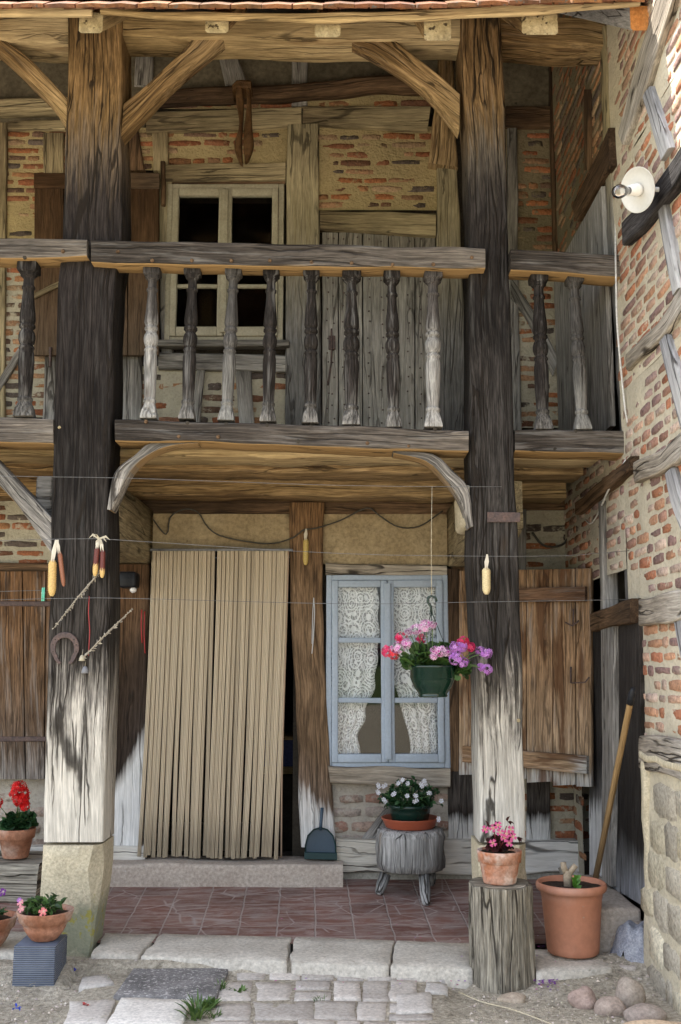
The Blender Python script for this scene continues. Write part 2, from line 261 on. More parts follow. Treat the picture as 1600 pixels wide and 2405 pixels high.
M['terra'] = rough_mat('old_terracotta', (0.32, 0.135, 0.075), (0.43, 0.22, 0.14), 9, fine=50, bumps=0.3, rough=0.88, vcol=True, c3=(0.46, 0.32, 0.25))
M['terra_limed'] = rough_mat('lime_bloomed_terracotta', (0.40, 0.15, 0.07), (0.52, 0.32, 0.24), 11, fine=50, bumps=0.3, rough=0.9, c3=(0.62, 0.54, 0.48))
M['terra_plastic'] = rough_mat('terracotta_coloured_plastic', (0.46, 0.195, 0.115), (0.50, 0.225, 0.135), 5, fine=25, bumps=0.1, rough=0.6, spec=0.35, fv=0.35, c3=(0.47, 0.255, 0.185), spots=(42, 0.70, (0.40, 0.29, 0.22)))
M['saucer'] = rough_mat('brick_red_plastic', (0.32, 0.075, 0.035), (0.36, 0.09, 0.045), 4, bumps=0, rough=0.45, spec=0.4, fv=0.15)
M['greenplastic'] = rough_mat('dark_green_glossy_plastic', (0.003, 0.018, 0.011), (0.004, 0.024, 0.014), 3, bumps=0, rough=0.14, spec=0.6, fv=0.15)
M['darkgreenpot'] = rough_mat('blackish_green_plastic', (0.006, 0.022, 0.016), (0.008, 0.027, 0.02), 3, bumps=0, rough=0.25, spec=0.5, fv=0.15)
M['soil'] = rough_mat('potting_soil', (0.025, 0.018, 0.012), (0.07, 0.052, 0.038), 30, fine=90, bumps=1.0, bd=0.02, spots=(60, 0.70, (0.30, 0.26, 0.2)))
M['iron'] = rough_mat('rusty_iron', (0.06, 0.045, 0.045), (0.12, 0.075, 0.06), 20, fine=80, rough=0.65, bumps=0.5, spec=0.4)
M['wire'] = rough_mat('dull_grey_wire', (0.12, 0.12, 0.12), (0.20, 0.20, 0.20), 20, bumps=0, rough=0.5, gc=False)
M['cable'] = rough_mat('dark_cable_sheath', (0.06, 0.055, 0.045), (0.09, 0.085, 0.07), 10, bumps=0, gc=False)
M['whitecable'] = rough_mat('white_cable_sheath', (0.50, 0.49, 0.46), (0.60, 0.59, 0.56), 10, bumps=0, gc=False)
M['blackplastic'] = rough_mat('black_plastic', (0.012, 0.013, 0.016), (0.018, 0.02, 0.024), 10, bumps=0, rough=0.4)
M['bluepaint'] = rough_mat('blue_grey_window_paint', (0.34, 0.40, 0.47), (0.39, 0.45, 0.52), 5, fine=60, bumps=0.15, rough=0.6, fv=0.3)
M['ochrepaint'] = rough_mat('flaking_cream_window_paint', (0.28, 0.255, 0.185), (0.40, 0.37, 0.28), 6, fine=60, bumps=0.3, rough=0.8, fv=0.5)
M['enamel'] = rough_mat('white_enamel', (0.52, 0.51, 0.47), (0.58, 0.57, 0.53), 5, bumps=0, rough=0.3, spec=0.5, fv=0.15)
M['porcelain'] = rough_mat('white_porcelain', (0.72, 0.71, 0.68), (0.76, 0.75, 0.73), 5, bumps=0, rough=0.2, spec=0.5, fv=0.15)
M['dustpan'] = rough_mat('petrol_blue_plastic', (0.028, 0.055, 0.085), (0.035, 0.065, 0.095), 4, bumps=0, rough=0.4, spec=0.4, fv=0.15)
M['dustpan_rim'] = rough_mat('dark_green_plastic_edge', (0.008, 0.03, 0.03), (0.010, 0.036, 0.036), 4, bumps=0, rough=0.4, fv=0.15)
M['cloth'] = rough_mat('blue_grey_floorcloth', (0.25, 0.265, 0.31), (0.40, 0.41, 0.45), 30, fine=120, bumps=1.0, rough=1.0)
M['leather'] = rough_mat('cracked_brown_leather', (0.06, 0.030, 0.012), (0.13, 0.070, 0.028), 9, fine=30, bumps=1.0, bd=0.015, rough=0.7)
M['straw'] = rough_mat('dry_straw', (0.42, 0.36, 0.24), (0.58, 0.52, 0.38), 20, bumps=0, gc=False)
M['leaf'] = vleaf('green_leaf'); M['petal'] = vleaf('flower_petal', 0.6, 0.35); M['vplain'] = vleaf('painted_small_thing', 0.5, 0.0)
M['leather_d'] = M['leather']
def tilefloor():
    m, n, l, b, out = newmat('red_clay_floor_tiles')
    g = attr(n, 'gc').outputs['Vector']
    dn = n.new('ShaderNodeTexNoise'); dn.inputs['Scale'].default_value = 7; l.new(g, dn.inputs['Vector'])
    va = n.new('ShaderNodeVectorMath'); va.operation = 'MULTIPLY_ADD'; l.new(dn.outputs['Color'], va.inputs[0]); va.inputs[1].default_value = (0.016, 0.016, 0); l.new(g, va.inputs[2])
    br = n.new('ShaderNodeTexBrick'); l.new(va.outputs[0], br.inputs['Vector']); br.offset = 0.0; br.inputs['Scale'].default_value = 1.0
    br.inputs['Brick Width'].default_value = 0.208; br.inputs['Row Height'].default_value = 0.205; br.inputs['Mortar Size'].default_value = 0.006; br.inputs['Mortar Smooth'].default_value = 0.6
    br.inputs['Color1'].default_value = (0.15, 0.060, 0.044, 1); br.inputs['Color2'].default_value = (0.235, 0.115, 0.088, 1); br.inputs['Mortar'].default_value = (0.34, 0.28, 0.25, 1)
    scr = noi(n, l, mapping(n, l, g, (5, 17, 17)), 1.0, 7, 0.75, 0.6)
    col = mix(n, l, ramp(n, l, scr, [(0.43, 0.0), (0.62, 0.85)]), br.outputs['Color'], (0.33, 0.265, 0.235))
    big = noi(n, l, g, 2.2, 3)
    col = mix(n, l, 1.0, col, ramp(n, l, big, [(0.3, 0.75), (0.7, 1.2)]), 'MULTIPLY')
    vo = n.new('ShaderNodeTexVoronoi'); vo.feature = 'DISTANCE_TO_EDGE'; vo.inputs['Scale'].default_value = 4.2; l.new(va.outputs[0], vo.inputs['Vector'])
    ckm = mth(n, l, 'MULTIPLY', ramp(n, l, vo.outputs[0], [(0.0, 1.0), (0.028, 0.0)]), ramp(n, l, noi(n, l, g, 3.1, 2), [(0.47, 0.0), (0.55, 0.8)]))
    col = mix(n, l, ckm, col, (0.42, 0.36, 0.33))
    l.new(col, b.inputs['Base Color']); b.inputs['Roughness'].default_value = 0.72
    bump(n, l, mth(n, l, 'ADD', scr, mth(n, l, 'MULTIPLY', br.outputs['Fac'], -1.5)), b, 0.5, 0.004)
    return m
M['tiles'] = tilefloor()
def groundmat():
    m, n, l, b, out = newmat('trodden_earth_and_gravel')
    g = attr(n, 'gc').outputs['Vector']
    a = noi(n, l, g, 3.0, 6, 0.7); f = noi(n, l, g, 42, 5, 0.75); d = noi(n, l, g, 14, 5, 0.7)
    col = ramp(n, l, a, [(0.3, (0.36, 0.315, 0.24)), (0.5, (0.47, 0.42, 0.335)), (0.7, (0.56, 0.50, 0.40))])
    col = mix(n, l, 1.0, col, ramp(n, l, f, [(0.3, 0.45), (0.5, 0.95), (0.72, 1.5)]), 'MULTIPLY')
    col = mix(n, l, ramp(n, l, d, [(0.58, 0.0), (0.68, 0.6)]), col, (0.11, 0.095, 0.065))
    ln = n.new('ShaderNodeVectorMath'); ln.operation = 'LENGTH'; l.new(g, ln.inputs[0])
    far = ramp(n, l, mth(n, l, 'MULTIPLY', mth(n, l, 'ADD', ln.outputs['Value'], mth(n, l, 'MULTIPLY', a, 8.0)), 1/60.0), [(0.45, 0.0), (0.52, 1.0)])
    col = mix(n, l, far, col, mix(n, l, d, (0.05, 0.09, 0.025), (0.11, 0.13, 0.05)))
    l.new(col, b.inputs['Base Color']); b.inputs['Roughness'].default_value = 0.95; b.inputs['Specular IOR Level'].default_value = 0.1
    bump(n, l, mth(n, l, 'ADD', f, d), b, 1.0, 0.02)
    return m
M['ground'] = groundmat()
def glassmat(name, tint=(0.98, 0.985, 0.98), rf=1.0):
    m, n, l, b, out = newmat(name); n.remove(b)
    t = n.new('ShaderNodeBsdfTransparent'); t.inputs[0].default_value = (*tint, 1)
    g = n.new('ShaderNodeBsdfGlossy'); g.inputs['Roughness'].default_value = 0.01
    fr = n.new('ShaderNodeFresnel'); fr.inputs['IOR'].default_value = 1.45
    tc = n.new('ShaderNodeTexCoord'); bu = n.new('ShaderNodeBump'); bu.inputs['Strength'].default_value = 0.12; bu.inputs['Distance'].default_value = 0.01
    l.new(noi(n, l, tc.outputs['Object'], 3.0, 2), bu.inputs['Height']); l.new(bu.outputs[0], g.inputs['Normal'])
    ms = n.new('ShaderNodeMixShader'); l.new(mth(n, l, 'MULTIPLY', fr.outputs[0], rf), ms.inputs[0]); l.new(t.outputs[0], ms.inputs[1]); l.new(g.outputs[0], ms.inputs[2]); l.new(ms.outputs[0], out.inputs[0])
    return m
M['glass'] = glassmat('old_window_glass', rf=0.6); M['bulb'] = glassmat('clear_bulb_glass', (0.93, 0.93, 0.92), 2.2)
def lacemat():
    m, n, l, b, out = newmat('white_floral_lace')
    g = attr(n, 'gc').outputs['Vector']; st = attr(n, 'st').outputs['Fac']
    v1 = n.new('ShaderNodeTexVoronoi'); v1.feature = 'F1'; v1.inputs['Scale'].default_value = 10; l.new(g, v1.inputs['Vector'])
    w = mth(n, l, 'SINE', mth(n, l, 'MULTIPLY', v1.outputs['Distance'], 34.0))
    v2 = n.new('ShaderNodeTexVoronoi'); v2.feature = 'DISTANCE_TO_EDGE'; v2.inputs['Scale'].default_value = 42; l.new(g, v2.inputs['Vector'])
    a = mth(n, l, 'MAXIMUM', ramp(n, l, w, [(0.10, 0.0), (0.35, 1.0)]), ramp(n, l, v2.outputs[0], [(0.04, 1.0), (0.10, 0.0)]))
    a = mth(n, l, 'MULTIPLY_ADD', a, 0.62, 0.36)
    a = mth(n, l, 'MAXIMUM', a, mth(n, l, 'MULTIPLY', mth(n, l, 'GREATER_THAN', st, 0.93), 0.95))
    d = n.new('ShaderNodeBsdfDiffuse'); d.inputs[0].default_value = (0.90, 0.91, 0.92, 1)
    tl = n.new('ShaderNodeBsdfTranslucent'); tl.inputs[0].default_value = (0.6, 0.6, 0.58, 1)
    m1 = n.new('ShaderNodeMixShader'); m1.inputs[0].default_value = 0.1; l.new(d.outputs[0], m1.inputs[1]); l.new(tl.outputs[0], m1.inputs[2])
    t = n.new('ShaderNodeBsdfTransparent'); m2 = n.new('ShaderNodeMixShader'); l.new(a, m2.inputs[0]); l.new(t.outputs[0], m2.inputs[1]); l.new(m1.outputs[0], m2.inputs[2])
    l.new(m2.outputs[0], out.inputs[0]); n.remove(b)
    return m
M['lace'] = lacemat()
def stripmat():
    m, n, l, b, out = newmat('beige_ribbed_plastic_strips')
    g = attr(n, 'gc').outputs['Vector']; c = attr(n, 'col').outputs['Color']
    sp = n.new('ShaderNodeSeparateXYZ'); l.new(g, sp.inputs[0])
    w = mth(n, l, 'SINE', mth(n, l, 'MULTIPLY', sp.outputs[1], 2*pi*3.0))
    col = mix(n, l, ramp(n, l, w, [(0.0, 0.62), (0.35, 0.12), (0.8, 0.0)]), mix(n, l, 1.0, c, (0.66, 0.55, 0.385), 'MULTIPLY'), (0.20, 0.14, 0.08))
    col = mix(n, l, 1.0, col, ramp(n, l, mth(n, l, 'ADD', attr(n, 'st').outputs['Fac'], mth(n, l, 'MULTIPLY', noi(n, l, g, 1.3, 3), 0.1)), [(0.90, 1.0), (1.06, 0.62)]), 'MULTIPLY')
    l.new(col, b.inputs['Base Color']); b.inputs['Roughness'].default_value = 0.45
    bump(n, l, w, b, 0.6, 0.004); return m
M['strip'] = stripmat()
def bladeblock():
    m, n, l, b, out = newmat('blue_grey_ribbed_block')
    g = attr(n, 'gc').outputs['Vector']; sp = n.new('ShaderNodeSeparateXYZ'); l.new(g, sp.inputs[0])
    w = mth(n, l, 'SINE', mth(n, l, 'MULTIPLY', sp.outputs[2], 2*pi*105))
    st = attr(n, 'st').outputs['Fac']
    wm = mth(n, l, 'MULTIPLY', ramp(n, l, w, [(0.3, 0.0), (0.9, 0.7)]), st)
    a = noi(n, l, g, 14, 5)
    col = ramp(n, l, a, [(0.3, (0.085, 0.105, 0.15)), (0.7, (0.135, 0.16, 0.21))])
    col = mix(n, l, wm, col, (0.30, 0.31, 0.33))
    l.new(col, b.inputs['Base Color']); b.inputs['Roughness'].default_value = 0.8; bump(n, l, mth(n, l, 'MULTIPLY', w, st), b, 0.8, 0.004); return m
M['block'] = bladeblock()

# ------------------------------------------------------------------ shape helpers
def lerp(a, b, t): return a+(b-a)*t
def poly_at(pts, t):
    """Catmull-Rom through pts, t in 0..len-1"""
    n = len(pts)-1; i = min(int(t), n-1); u = t-i
    p1, p2 = pts[i], pts[i+1]
    p0 = pts[i-1] if i > 0 else p1*2-p2; p3 = pts[i+2] if i+2 <= n else p2*2-p1
    return 0.5*((2*p1)+(p2-p0)*u+(2*p0-5*p1+4*p2-p3)*u*u+(3*p1-p0-3*p2+p3)*u*u*u)
def timber(mb, A, B, plane, thick, step=0.06, wob=0.004, bumpy=0.002, cham=0.012, st='l', sr=(0, 1), cols=3, mi=0, off=0.0, smooth=True, straight=False, tilt=0.0):
    """a hewn timber traced by its two long edges (photo pixels) on a real plane, with real depth behind it; plane ('Y'|'X'|'Z', value)"""
    A3 = [PP(x, y, plane) for x, y in A]; B3 = [PP(x, y, plane) for x, y in B]
    nrm = Vector((0, -1, 0)) if plane[0] == 'Y' else (Vector((-1, 0, 0)) if plane[0] == 'X' else Vector((0, 0, 1)))
    return sweep(mb, A3, B3, nrm, thick, step, wob, bumpy, cham, st, sr, cols, mi, [p[1] for p in A], straight, tilt)
def sweep(mb, A3, B3, nrm, thick, step=0.06, wob=0.004, bumpy=0.002, cham=0.012, st='l', sr=(0, 1), cols=3, mi=0, pys=None, straight=False, tilt=0.0):
    n = len(A3)-1; seed = R.uniform(0, 90); ts = []
    for i in range(n):
        k = max(1, int((((A3[i+1]+B3[i+1])-(A3[i]+B3[i]))*0.5).length/step)); ts += [i+j/k for j in range(k)]
    ts.append(float(n)); rings = []; ln = 0.0; prev = None
    tot = sum((((A3[i+1]+B3[i+1])-(A3[i]+B3[i]))*0.5).length for i in range(n))
    for t in ts:
        i = min(int(t), n-1); u = t-i
        if straight: a = A3[i].lerp(A3[i+1], u); b = B3[i].lerp(B3[i+1], u)
        else: a = poly_at(A3, t); b = poly_at(B3, t)
        mid = (a+b)*0.5
        if prev is not None: ln += (mid-prev).length
        prev = mid
        d = (b-a); w = d.length; d = d/max(w, 1e-6)
        a = a+d*nz((ln*3.3, seed, 1), 1)*wob*2; b = b+d*nz((ln*3.3, seed, 7), 1)*wob*2
        w = (b-a).length; c = min(cham*(0.7+0.6*abs(nz((ln*2, seed, 3)))), w*0.3, thick*0.3)
        e = min(0.008, w*0.06, thick*0.06)
        sec = [(0.0, -c-e), (0.0, -c*1.0), (c*0.35, -c*0.3), (c, 0.0)] + [(c+e+(w-2*c-2*e)*k/cols, 0.0) for k in range(cols+1)] + [(w-c, 0.0), (w-c*0.35, -c*0.3), (w, -c), (w, -c-e)] + [(w, -thick*0.5), (w, -thick+c), (w-c, -thick), (c, -thick), (0.0, -thick+c), (0.0, -thick*0.5)]
        if st == 'l': s = ln/max(tot, 1e-6)
        elif st == 'y': s = lerp(pys[i], pys[i+1], u)/2405.0
        else: s = st
        s = sr[0]+(sr[1]-sr[0])*s
        ring = []
        for (p, q) in sec:
            co = a+d*p+nrm*q
            bb = nz((ln*5, p*14+seed, q*14), 1)*bumpy*2
            co = co+nrm*bb*(1 if q > -c*0.5 else 0.3)
            ring.append(mb.vert(co, (ln+seed, p+seed, q), s+tilt*(p/w-0.5)))
        rings.append(ring)
    m = len(rings[0])
    for r0, r1 in zip(rings, rings[1:]):
        for k in range(m): mb.face((r0[k], r0[(k+1) % m], r1[(k+1) % m], r1[k]), mi)
    for r, rev in ((rings[0], False), (rings[-1], True)):
        ids = [mb.vert(mb.v[q], (seed+(mb.v[q].x+mb.v[q].y)*0.3, mb.v[q].z+seed, mb.v[q].x), mb.s[q]) for q in r]
        mb.face(ids if rev else ids[::-1], mi, False)
    return mb
def box(mb, x0, x1, y0, y1, z0, z1, mi=0, st=0.0, col=(1, 1, 1), jit=0.0, axis=0, cham=0.0, seed=None):
    """box with chamfered edges; gc runs along axis"""
    seed = R.uniform(0, 60) if seed is None else seed
    c = min(cham if cham else 0.002, (x1-x0)*.3, (y1-y0)*.3, (z1-z0)*.3)
    def V(x, y, z):
        q = Vector((x, y, z))
        if jit: q += Vector((nz(q, 6, seed), nz(q, 6, seed+9), nz(q, 6, seed+20)))*jit
        g = (x, y, z) if axis == 0 else ((y, x, z) if axis == 1 else (z, x, y))
        return mb.vert(q, (g[0]+seed, g[1], g[2]), st, col)
    nx = max(1, int((x1-x0)/0.12)) if jit else 1; ny = max(1, int((y1-y0)/0.12)) if jit else 1; nzz = max(1, int((z1-z0)/0.12)) if jit else 1
    def axisv(a0, a1, n): return [a0]+[a0+c+(a1-a0-2*c)*k/n for k in range(n+1)]+[a1]
    X, Y, Z = axisv(x0, x1, nx), axisv(y0, y1, ny), axisv(z0, z1, nzz)
    cache = {}
    def at(i, j, k):
        key = (i, j, k)
        if key not in cache:
            ex = [i in (0, len(X)-1), j in (0, len(Y)-1), k in (0, len(Z)-1)]
            p = [X[i], Y[j], Z[k]]; cen = [(x0+x1)/2, (y0+y1)/2, (z0+z1)/2]
            if sum(ex) >= 2:
                f = 0.3 if sum(ex) == 2 else 0.42
                for q in range(3):
                    if ex[q]: p[q] += c*f*(1 if p[q] < cen[q] else -1)
            cache[key] = V(*p)
        return cache[key]
    A, B, Cn = len(X)-1, len(Y)-1, len(Z)-1
    for i in range(A):
        for j in range(B):
            mb.face((at(i, j, 0), at(i, j+1, 0), at(i+1, j+1, 0), at(i+1, j, 0)), mi); mb.face((at(i, j, Cn), at(i+1, j, Cn), at(i+1, j+1, Cn), at(i, j+1, Cn)), mi)
    for i in range(A):
        for k in range(Cn):
            mb.face((at(i, 0, k), at(i+1, 0, k), at(i+1, 0, k+1), at(i, 0, k+1)), mi); mb.face((at(i, B, k), at(i, B, k+1), at(i+1, B, k+1), at(i+1, B, k)), mi)
    for j in range(B):
        for k in range(Cn):
            mb.face((at(0, j, k), at(0, j, k+1), at(0, j+1, k+1), at(0, j+1, k)), mi); mb.face((at(A, j, k), at(A, j+1, k), at(A, j+1, k+1), at(A, j, k+1)), mi)
    return mb
def frame_of(ax):
    ax = ax.normalized(); u = Vector((0, 0, 1)).cross(ax)
    if u.length < 1e-3: u = Vector((1, 0, 0))
    u.normalize(); return u, ax.cross(u)
def lathe(mb, base, ax, prof, seg=24, mi=0, col=(1, 1, 1), jit=0.0, st=None, cap=True, rot=0.0, jf=9.0):
    """prof rows: (distance along ax, radius[, squareness])"""
    L = ax.length; u, v = frame_of(ax); a = ax.normalized()
    if abs(a.z) > 0.7: u = Vector((1, 0, 0)); u = (u-a*u.dot(a)).normalized(); v = a.cross(u)
    seed = R.uniform(0, 50); rings = []
    for row in prof:
        t, r = row[0], row[1]; q = row[2] if len(row) > 2 else 2
        ring = []
        for k in range(seg):
            th = 2*pi*k/seg+rot; c, s = cos(th), sin(th)
            rr = r if q == 2 else r*min(1.40, (abs(c)**q+abs(s)**q)**(-1.0/q))
            if jit: rr *= 1+jit*nz((c*1.2, s*1.2, t*3), jf/6, seed)*2
            co = base+a*t+u*(c*rr)+v*(s*rr)
            ring.append(mb.vert(co, (t+seed, c*r+seed, s*r), (st(t) if st else t/max(L, 1e-6)), col))
        rings.append(ring)
    flat = [len(p) > 2 and p[2] > 5 and len(q_) > 2 and q_[2] > 5 for p, q_ in zip(prof, prof[1:])]
    for ri, (r0, r1) in enumerate(zip(rings, rings[1:])):
        for k in range(seg): mb.face((r0[k], r0[(k+1) % seg], r1[(k+1) % seg], r1[k]), mi, not flat[ri])
    if cap:
        if prof[0][1] > 1e-4: mb.face(rings[0][::-1], mi, False)
        if prof[-1][1] > 1e-4: mb.face(rings[-1], mi, False)
    return rings
def tube(mb, pts, r, seg=6, mi=0, col=(1, 1, 1), smooth_pts=True, step=0.03, taper=None):
    P = [Vector(p) for p in pts]
    if smooth_pts and len(P) > 2:
        out = []
        for i in range(len(P)-1):
            k = max(1, int((P[i+1]-P[i]).length/step))
            out += [poly_at(P, i+j/k) for j in range(k)]
        out.append(P[-1]); P = out
    rings = []; ln = 0
    pu = None
    for i, p in enumerate(P):
        d = (P[min(i+1, len(P)-1)]-P[max(i-1, 0)]).normalized()
        if pu is None: pu, _ = frame_of(d)
        u = (pu-d*pu.dot(d)).normalized(); v = d.cross(u); pu = u
        if i: ln += (P[i]-P[i-1]).length
        rr = r if taper is None else r*lerp(1, taper, i/max(1, len(P)-1))
        rings.append([mb.vert(p+u*cos(2*pi*k/seg)*rr+v*sin(2*pi*k/seg)*rr, (ln, cos(2*pi*k/seg)*rr, sin(2*pi*k/seg)*rr), i/max(1, len(P)-1), col) for k in range(seg)])
    for r0, r1 in zip(rings, rings[1:]):
        for k in range(seg): mb.face((r0[k], r0[(k+1) % seg], r1[(k+1) % seg], r1[k]), mi)
    mb.face(rings[0][::-1], mi); mb.face(rings[-1], mi)
def ppt(plane, u, v, off):
    return Vector((u, plane[1]-off, v)) if plane[0] == 'Y' else Vector((plane[1]-off, u, v))
BR = [(0.36, 0.145, 0.065), (0.31, 0.12, 0.06), (0.27, 0.12, 0.065), (0.21, 0.105, 0.065), (0.16, 0.10, 0.07), (0.12, 0.095, 0.08), (0.36, 0.21, 0.12), (0.38, 0.26, 0.16), (0.33, 0.17, 0.085)]
BRW = [(0.44, 0.20, 0.115), (0.40, 0.17, 0.10), (0.37, 0.21, 0.155), (0.28, 0.18, 0.16), (0.46, 0.30, 0.22), (0.54, 0.41, 0.33), (0.48, 0.27, 0.17), (0.25, 0.16, 0.145), (0.50, 0.38, 0.31), (0.36, 0.25, 0.22)]
def bricks(name, parent, plane, u0, u1, v0, v1, mat, pal=BR, row=0.064, bh=0.049, bl=(0.14, 0.25), gap=0.014, skip=0.03, holes=(), grid=0.045, round_=8, prot=0.0025, slope=0.0, tilt=None, label=None, dev=0.0):
    mb = MB(); seed = R.uniform(0, 99)
    lean = (lambda v: 0.0) if tilt is None else tilt
    def inh(u, v): return any(a < u < b and c < v < d for a, b, c, d in holes)
    nu = max(1, int((u1-u0)/grid)); nv = max(1, int((v1-v0)/grid)); ids = {}
    for i in range(nu+1):
        for j in range(nv+1):
            u = lerp(u0, u1, i/nu); v = lerp(v0, v1, j/nv); p = ppt(plane, u, v, 0.004*nz((u*4, v*4, seed))*2+lean(v)); ids[i, j] = mb.vert(p, (u, v, seed), 0.0, (1, 1, 1))
    sgn = 1 if plane[0] == 'Y' else -1
    for i in range(nu):
        for j in range(nv):
            if inh(lerp(u0, u1, (i+.5)/nu), lerp(v0, v1, (j+.5)/nv)): continue
            q = (ids[i, j], ids[i+1, j], ids[i+1, j+1], ids[i, j+1]); mb.face(q if sgn > 0 else q[::-1])
    v = v0+row*0.5; rn = 0
    while v < v1-row*0.35:
        u = u0+R.uniform(-0.1, 0.02)
        while u < u1:
            w = R.uniform(*bl) if R.random() > 0.22 else R.uniform(bl[0]*0.45, bl[0]*0.8)
            cu = u+w/2; cv = v+slope*(cu-u0)+nz((cu*2, v*2, seed))*row*0.18
            if cu-w/2 > u0-0.05 and cu+w/2 < u1+0.05 and not inh(cu, cv) and R.random() > skip:
                h = bh*R.uniform(0.72, 1.12); c = R.choice(pal); k = R.uniform(0.75, 1.2); c = tuple(min(1, q*k) for q in c)
                N = 14; o1 = []; o2 = []; up = prot*R.uniform(0.4, 1.6); an = R.uniform(-0.03, 0.03); 
                for q in range(N):
                    th = 2*pi*(q+0.5)/N; cc, ss = cos(th), sin(th); rr = (abs(cc)**round_+abs(ss)**round_)**(-1.0/round_)
                    jj = 1+R.uniform(-0.14, 0.06)
                    du, dv = cc*rr*w/2*(1+R.uniform(-0.04, 0.03)), ss*rr*h/2*jj; du, dv = du-an*dv, dv+an*du
                    jx, jy = R.uniform(-.003, .003), R.uniform(-.003, .003); du += jx; dv += jy
                    o1.append(mb.vert(ppt(plane, cu+du, cv+dv, -0.006+lean(cv)), (cu+du, cv+dv, seed), 1.0, c))
                    o2.append(mb.vert(ppt(plane, cu+du*0.95, cv+dv*0.88, up+R.uniform(-.001, .001)+lean(cv)), (cu+du*.95, cv+dv*.88, seed), 1.0, c))
                ce = mb.vert(ppt(plane, cu, cv, up+prot*0.5+lean(cv)), (cu, cv, seed), 1.0, c)
                for q in range(N):
                    q2 = (q+1) % N; f = (o1[q], o1[q2], o2[q2], o2[q]); t = (o2[q], o2[q2], ce)
                    mb.face(f if sgn > 0 else f[::-1]); mb.face(t if sgn > 0 else t[::-1])
            u += w+gap*R.uniform(0.5, 1.7)
        v += row*R.uniform(0.92, 1.08); rn += 1
    return mb.build(name, mat, parent, label)
def bricks_px(name, parent, plane, x0, y0, x1, y1, mat, **kw):
    c = [PP(x, y, plane) for x, y in ((x0, y0), (x1, y0), (x1, y1), (x0, y1))]
    us = [p.x if plane[0] == 'Y' else p.y for p in c]; vs_ = [p.z for p in c]
    return bricks(name, parent, plane, min(us), max(us), min(vs_), max(vs_), mat, **kw)
def panel_px(name, parent, plane, quad, mat, amp=0.006, grid=0.05, thick=0.03, mi=0):
    """rough plastered panel traced by 4 photo corners (tl, tr, br, bl)"""
    c = [PP(x, y, plane) for x, y in quad]; mb = MB(); seed = R.uniform(0, 99)
    nu = max(2, int((c[1]-c[0]).length/grid)); nv = max(2, int((c[3]-c[0]).length/grid)); ids = {}
    nr = Vector((0, -1, 0)) if plane[0] == 'Y' else Vector((-1, 0, 0))
    for i in range(nu+1):
        for j in range(nv+1):
            p = c[0].lerp(c[1], i/nu).lerp(c[3].lerp(c[2], i/nu), j/nv); ids[i, j] = mb.vert(p+nr*amp*nz(p, 5, seed)*2, (p.x+seed, p.y, p.z), j/nv)
    for i in range(nu):
        for j in range(nv): mb.face((ids[i, j+1], ids[i+1, j+1], ids[i+1, j], ids[i, j]), mi)
    back = [mb.vert(q-nr*thick) for q in c]; cs = [ids[0, 0], ids[nu, 0], ids[nu, nv], ids[0, nv]]
    for k in range(4): mb.face((cs[k], cs[(k+1) % 4], back[(k+1) % 4], back[k]), mi)
    return mb.build(name, mat, parent)
def T(name, parent, A, B, plane, thick, mat, label=None, ends=None, **kw):
    mb = MB(); timber(mb, A, B, plane, thick, **kw); return mb.build(name, mat, parent, label)
def quadT(name, parent, x0, y0, x1, y1, plane, thick, mat, horiz=True, label=None, **kw):
    """straight timber given by a px rectangle"""
    if horiz: return T(name, parent, [(x0, y0), (x1, y0)], [(x0, y1), (x1, y1)], plane, thick, mat, label, **kw)
    return T(name, parent, [(x0, y0), (x0, y1)], [(x1, y0), (x1, y1)], plane, thick, mat, label, **kw)

# ================================================================== SETTING: ground, paving, tiled porch floor
def BK(x, y):
    f = max(0.0, min(1.0, (y-5.27)/0.04)) if -1.3 < x < 0.60 else 1.0
    return f*0.066*max(0.0, 1-abs(y-5.32)/0.35)                        # soil banked against the kerb
def ground():
    mb = MB()
    def ax(lo, hi, near0, near1, fine):
        v = []; x = near0
        while x <= near1: v.append(x); x += fine
        s = fine; x = near0
        while x > lo: s *= 1.5; x -= s; v.insert(0, max(x, lo))
        s = fine; x = v[-1]
        while x < hi: s *= 1.5; x += s; v.append(min(x, hi))
        return v
    X = ax(-300, 300, -2.2, 1.9, 0.03); Y = ax(-300, 300, 4.3, 5.9, 0.03); ids = {}
    for i, x in enumerate(X):
        for j, y in enumerate(Y):
            z = 0.0
            if -3 < x < 3 and 3 < y < 7:
                z = 0.028*nz((x, y, 0), 1.6)+0.011*nz((x, y, 3), 7)+0.006*nz((x, y, 3), 19)
                z += BK(x, y)                      # soil banked against the kerb
                if x > 0.75: z += 0.02*min(1, (x-0.75)/0.4)
                if -1.2 < x < 0.5 and y < 5.3: z = (z-BK(x, y))*0.25+BK(x, y)+0.019
                if y > 5.55: z = min(z, 0.02)
            ids[i, j] = mb.vert((x, y, z))
    for i in range(len(X)-1):
        for j in range(len(Y)-1): mb.face((ids[i, j], ids[i+1, j], ids[i+1, j+1], ids[i, j+1]))
    mb.build('ground', M['ground'], kind='structure', loc=Vector((0, 0, 0)))
ground()
def FZ(y): return 0.072+0.060*max(0.0, (y-5.74)/1.0)
def porch_floor():
    mb = MB(); ids = {}
    NX, NY = 40, 16
    a = 0.035
    for i in range(NX+1):
        for j in range(NY+1):
            x = lerp(-3.4, XW+0.1, i/NX); y = lerp(5.62, 7.0, j/NY)
            ids[i, j] = mb.vert((x, y, FZ(y)+0.004*nz((x, y, 0), 2.2)), (x*cos(a)+y*sin(a)+0.13, y*cos(a)-x*sin(a), 0))
    for i in range(NX):
        for j in range(NY): mb.face((ids[i, j], ids[i+1, j], ids[i+1, j+1], ids[i, j+1]))
    mb.build('porch_floor', M['tiles'], kind='structure')
porch_floor()
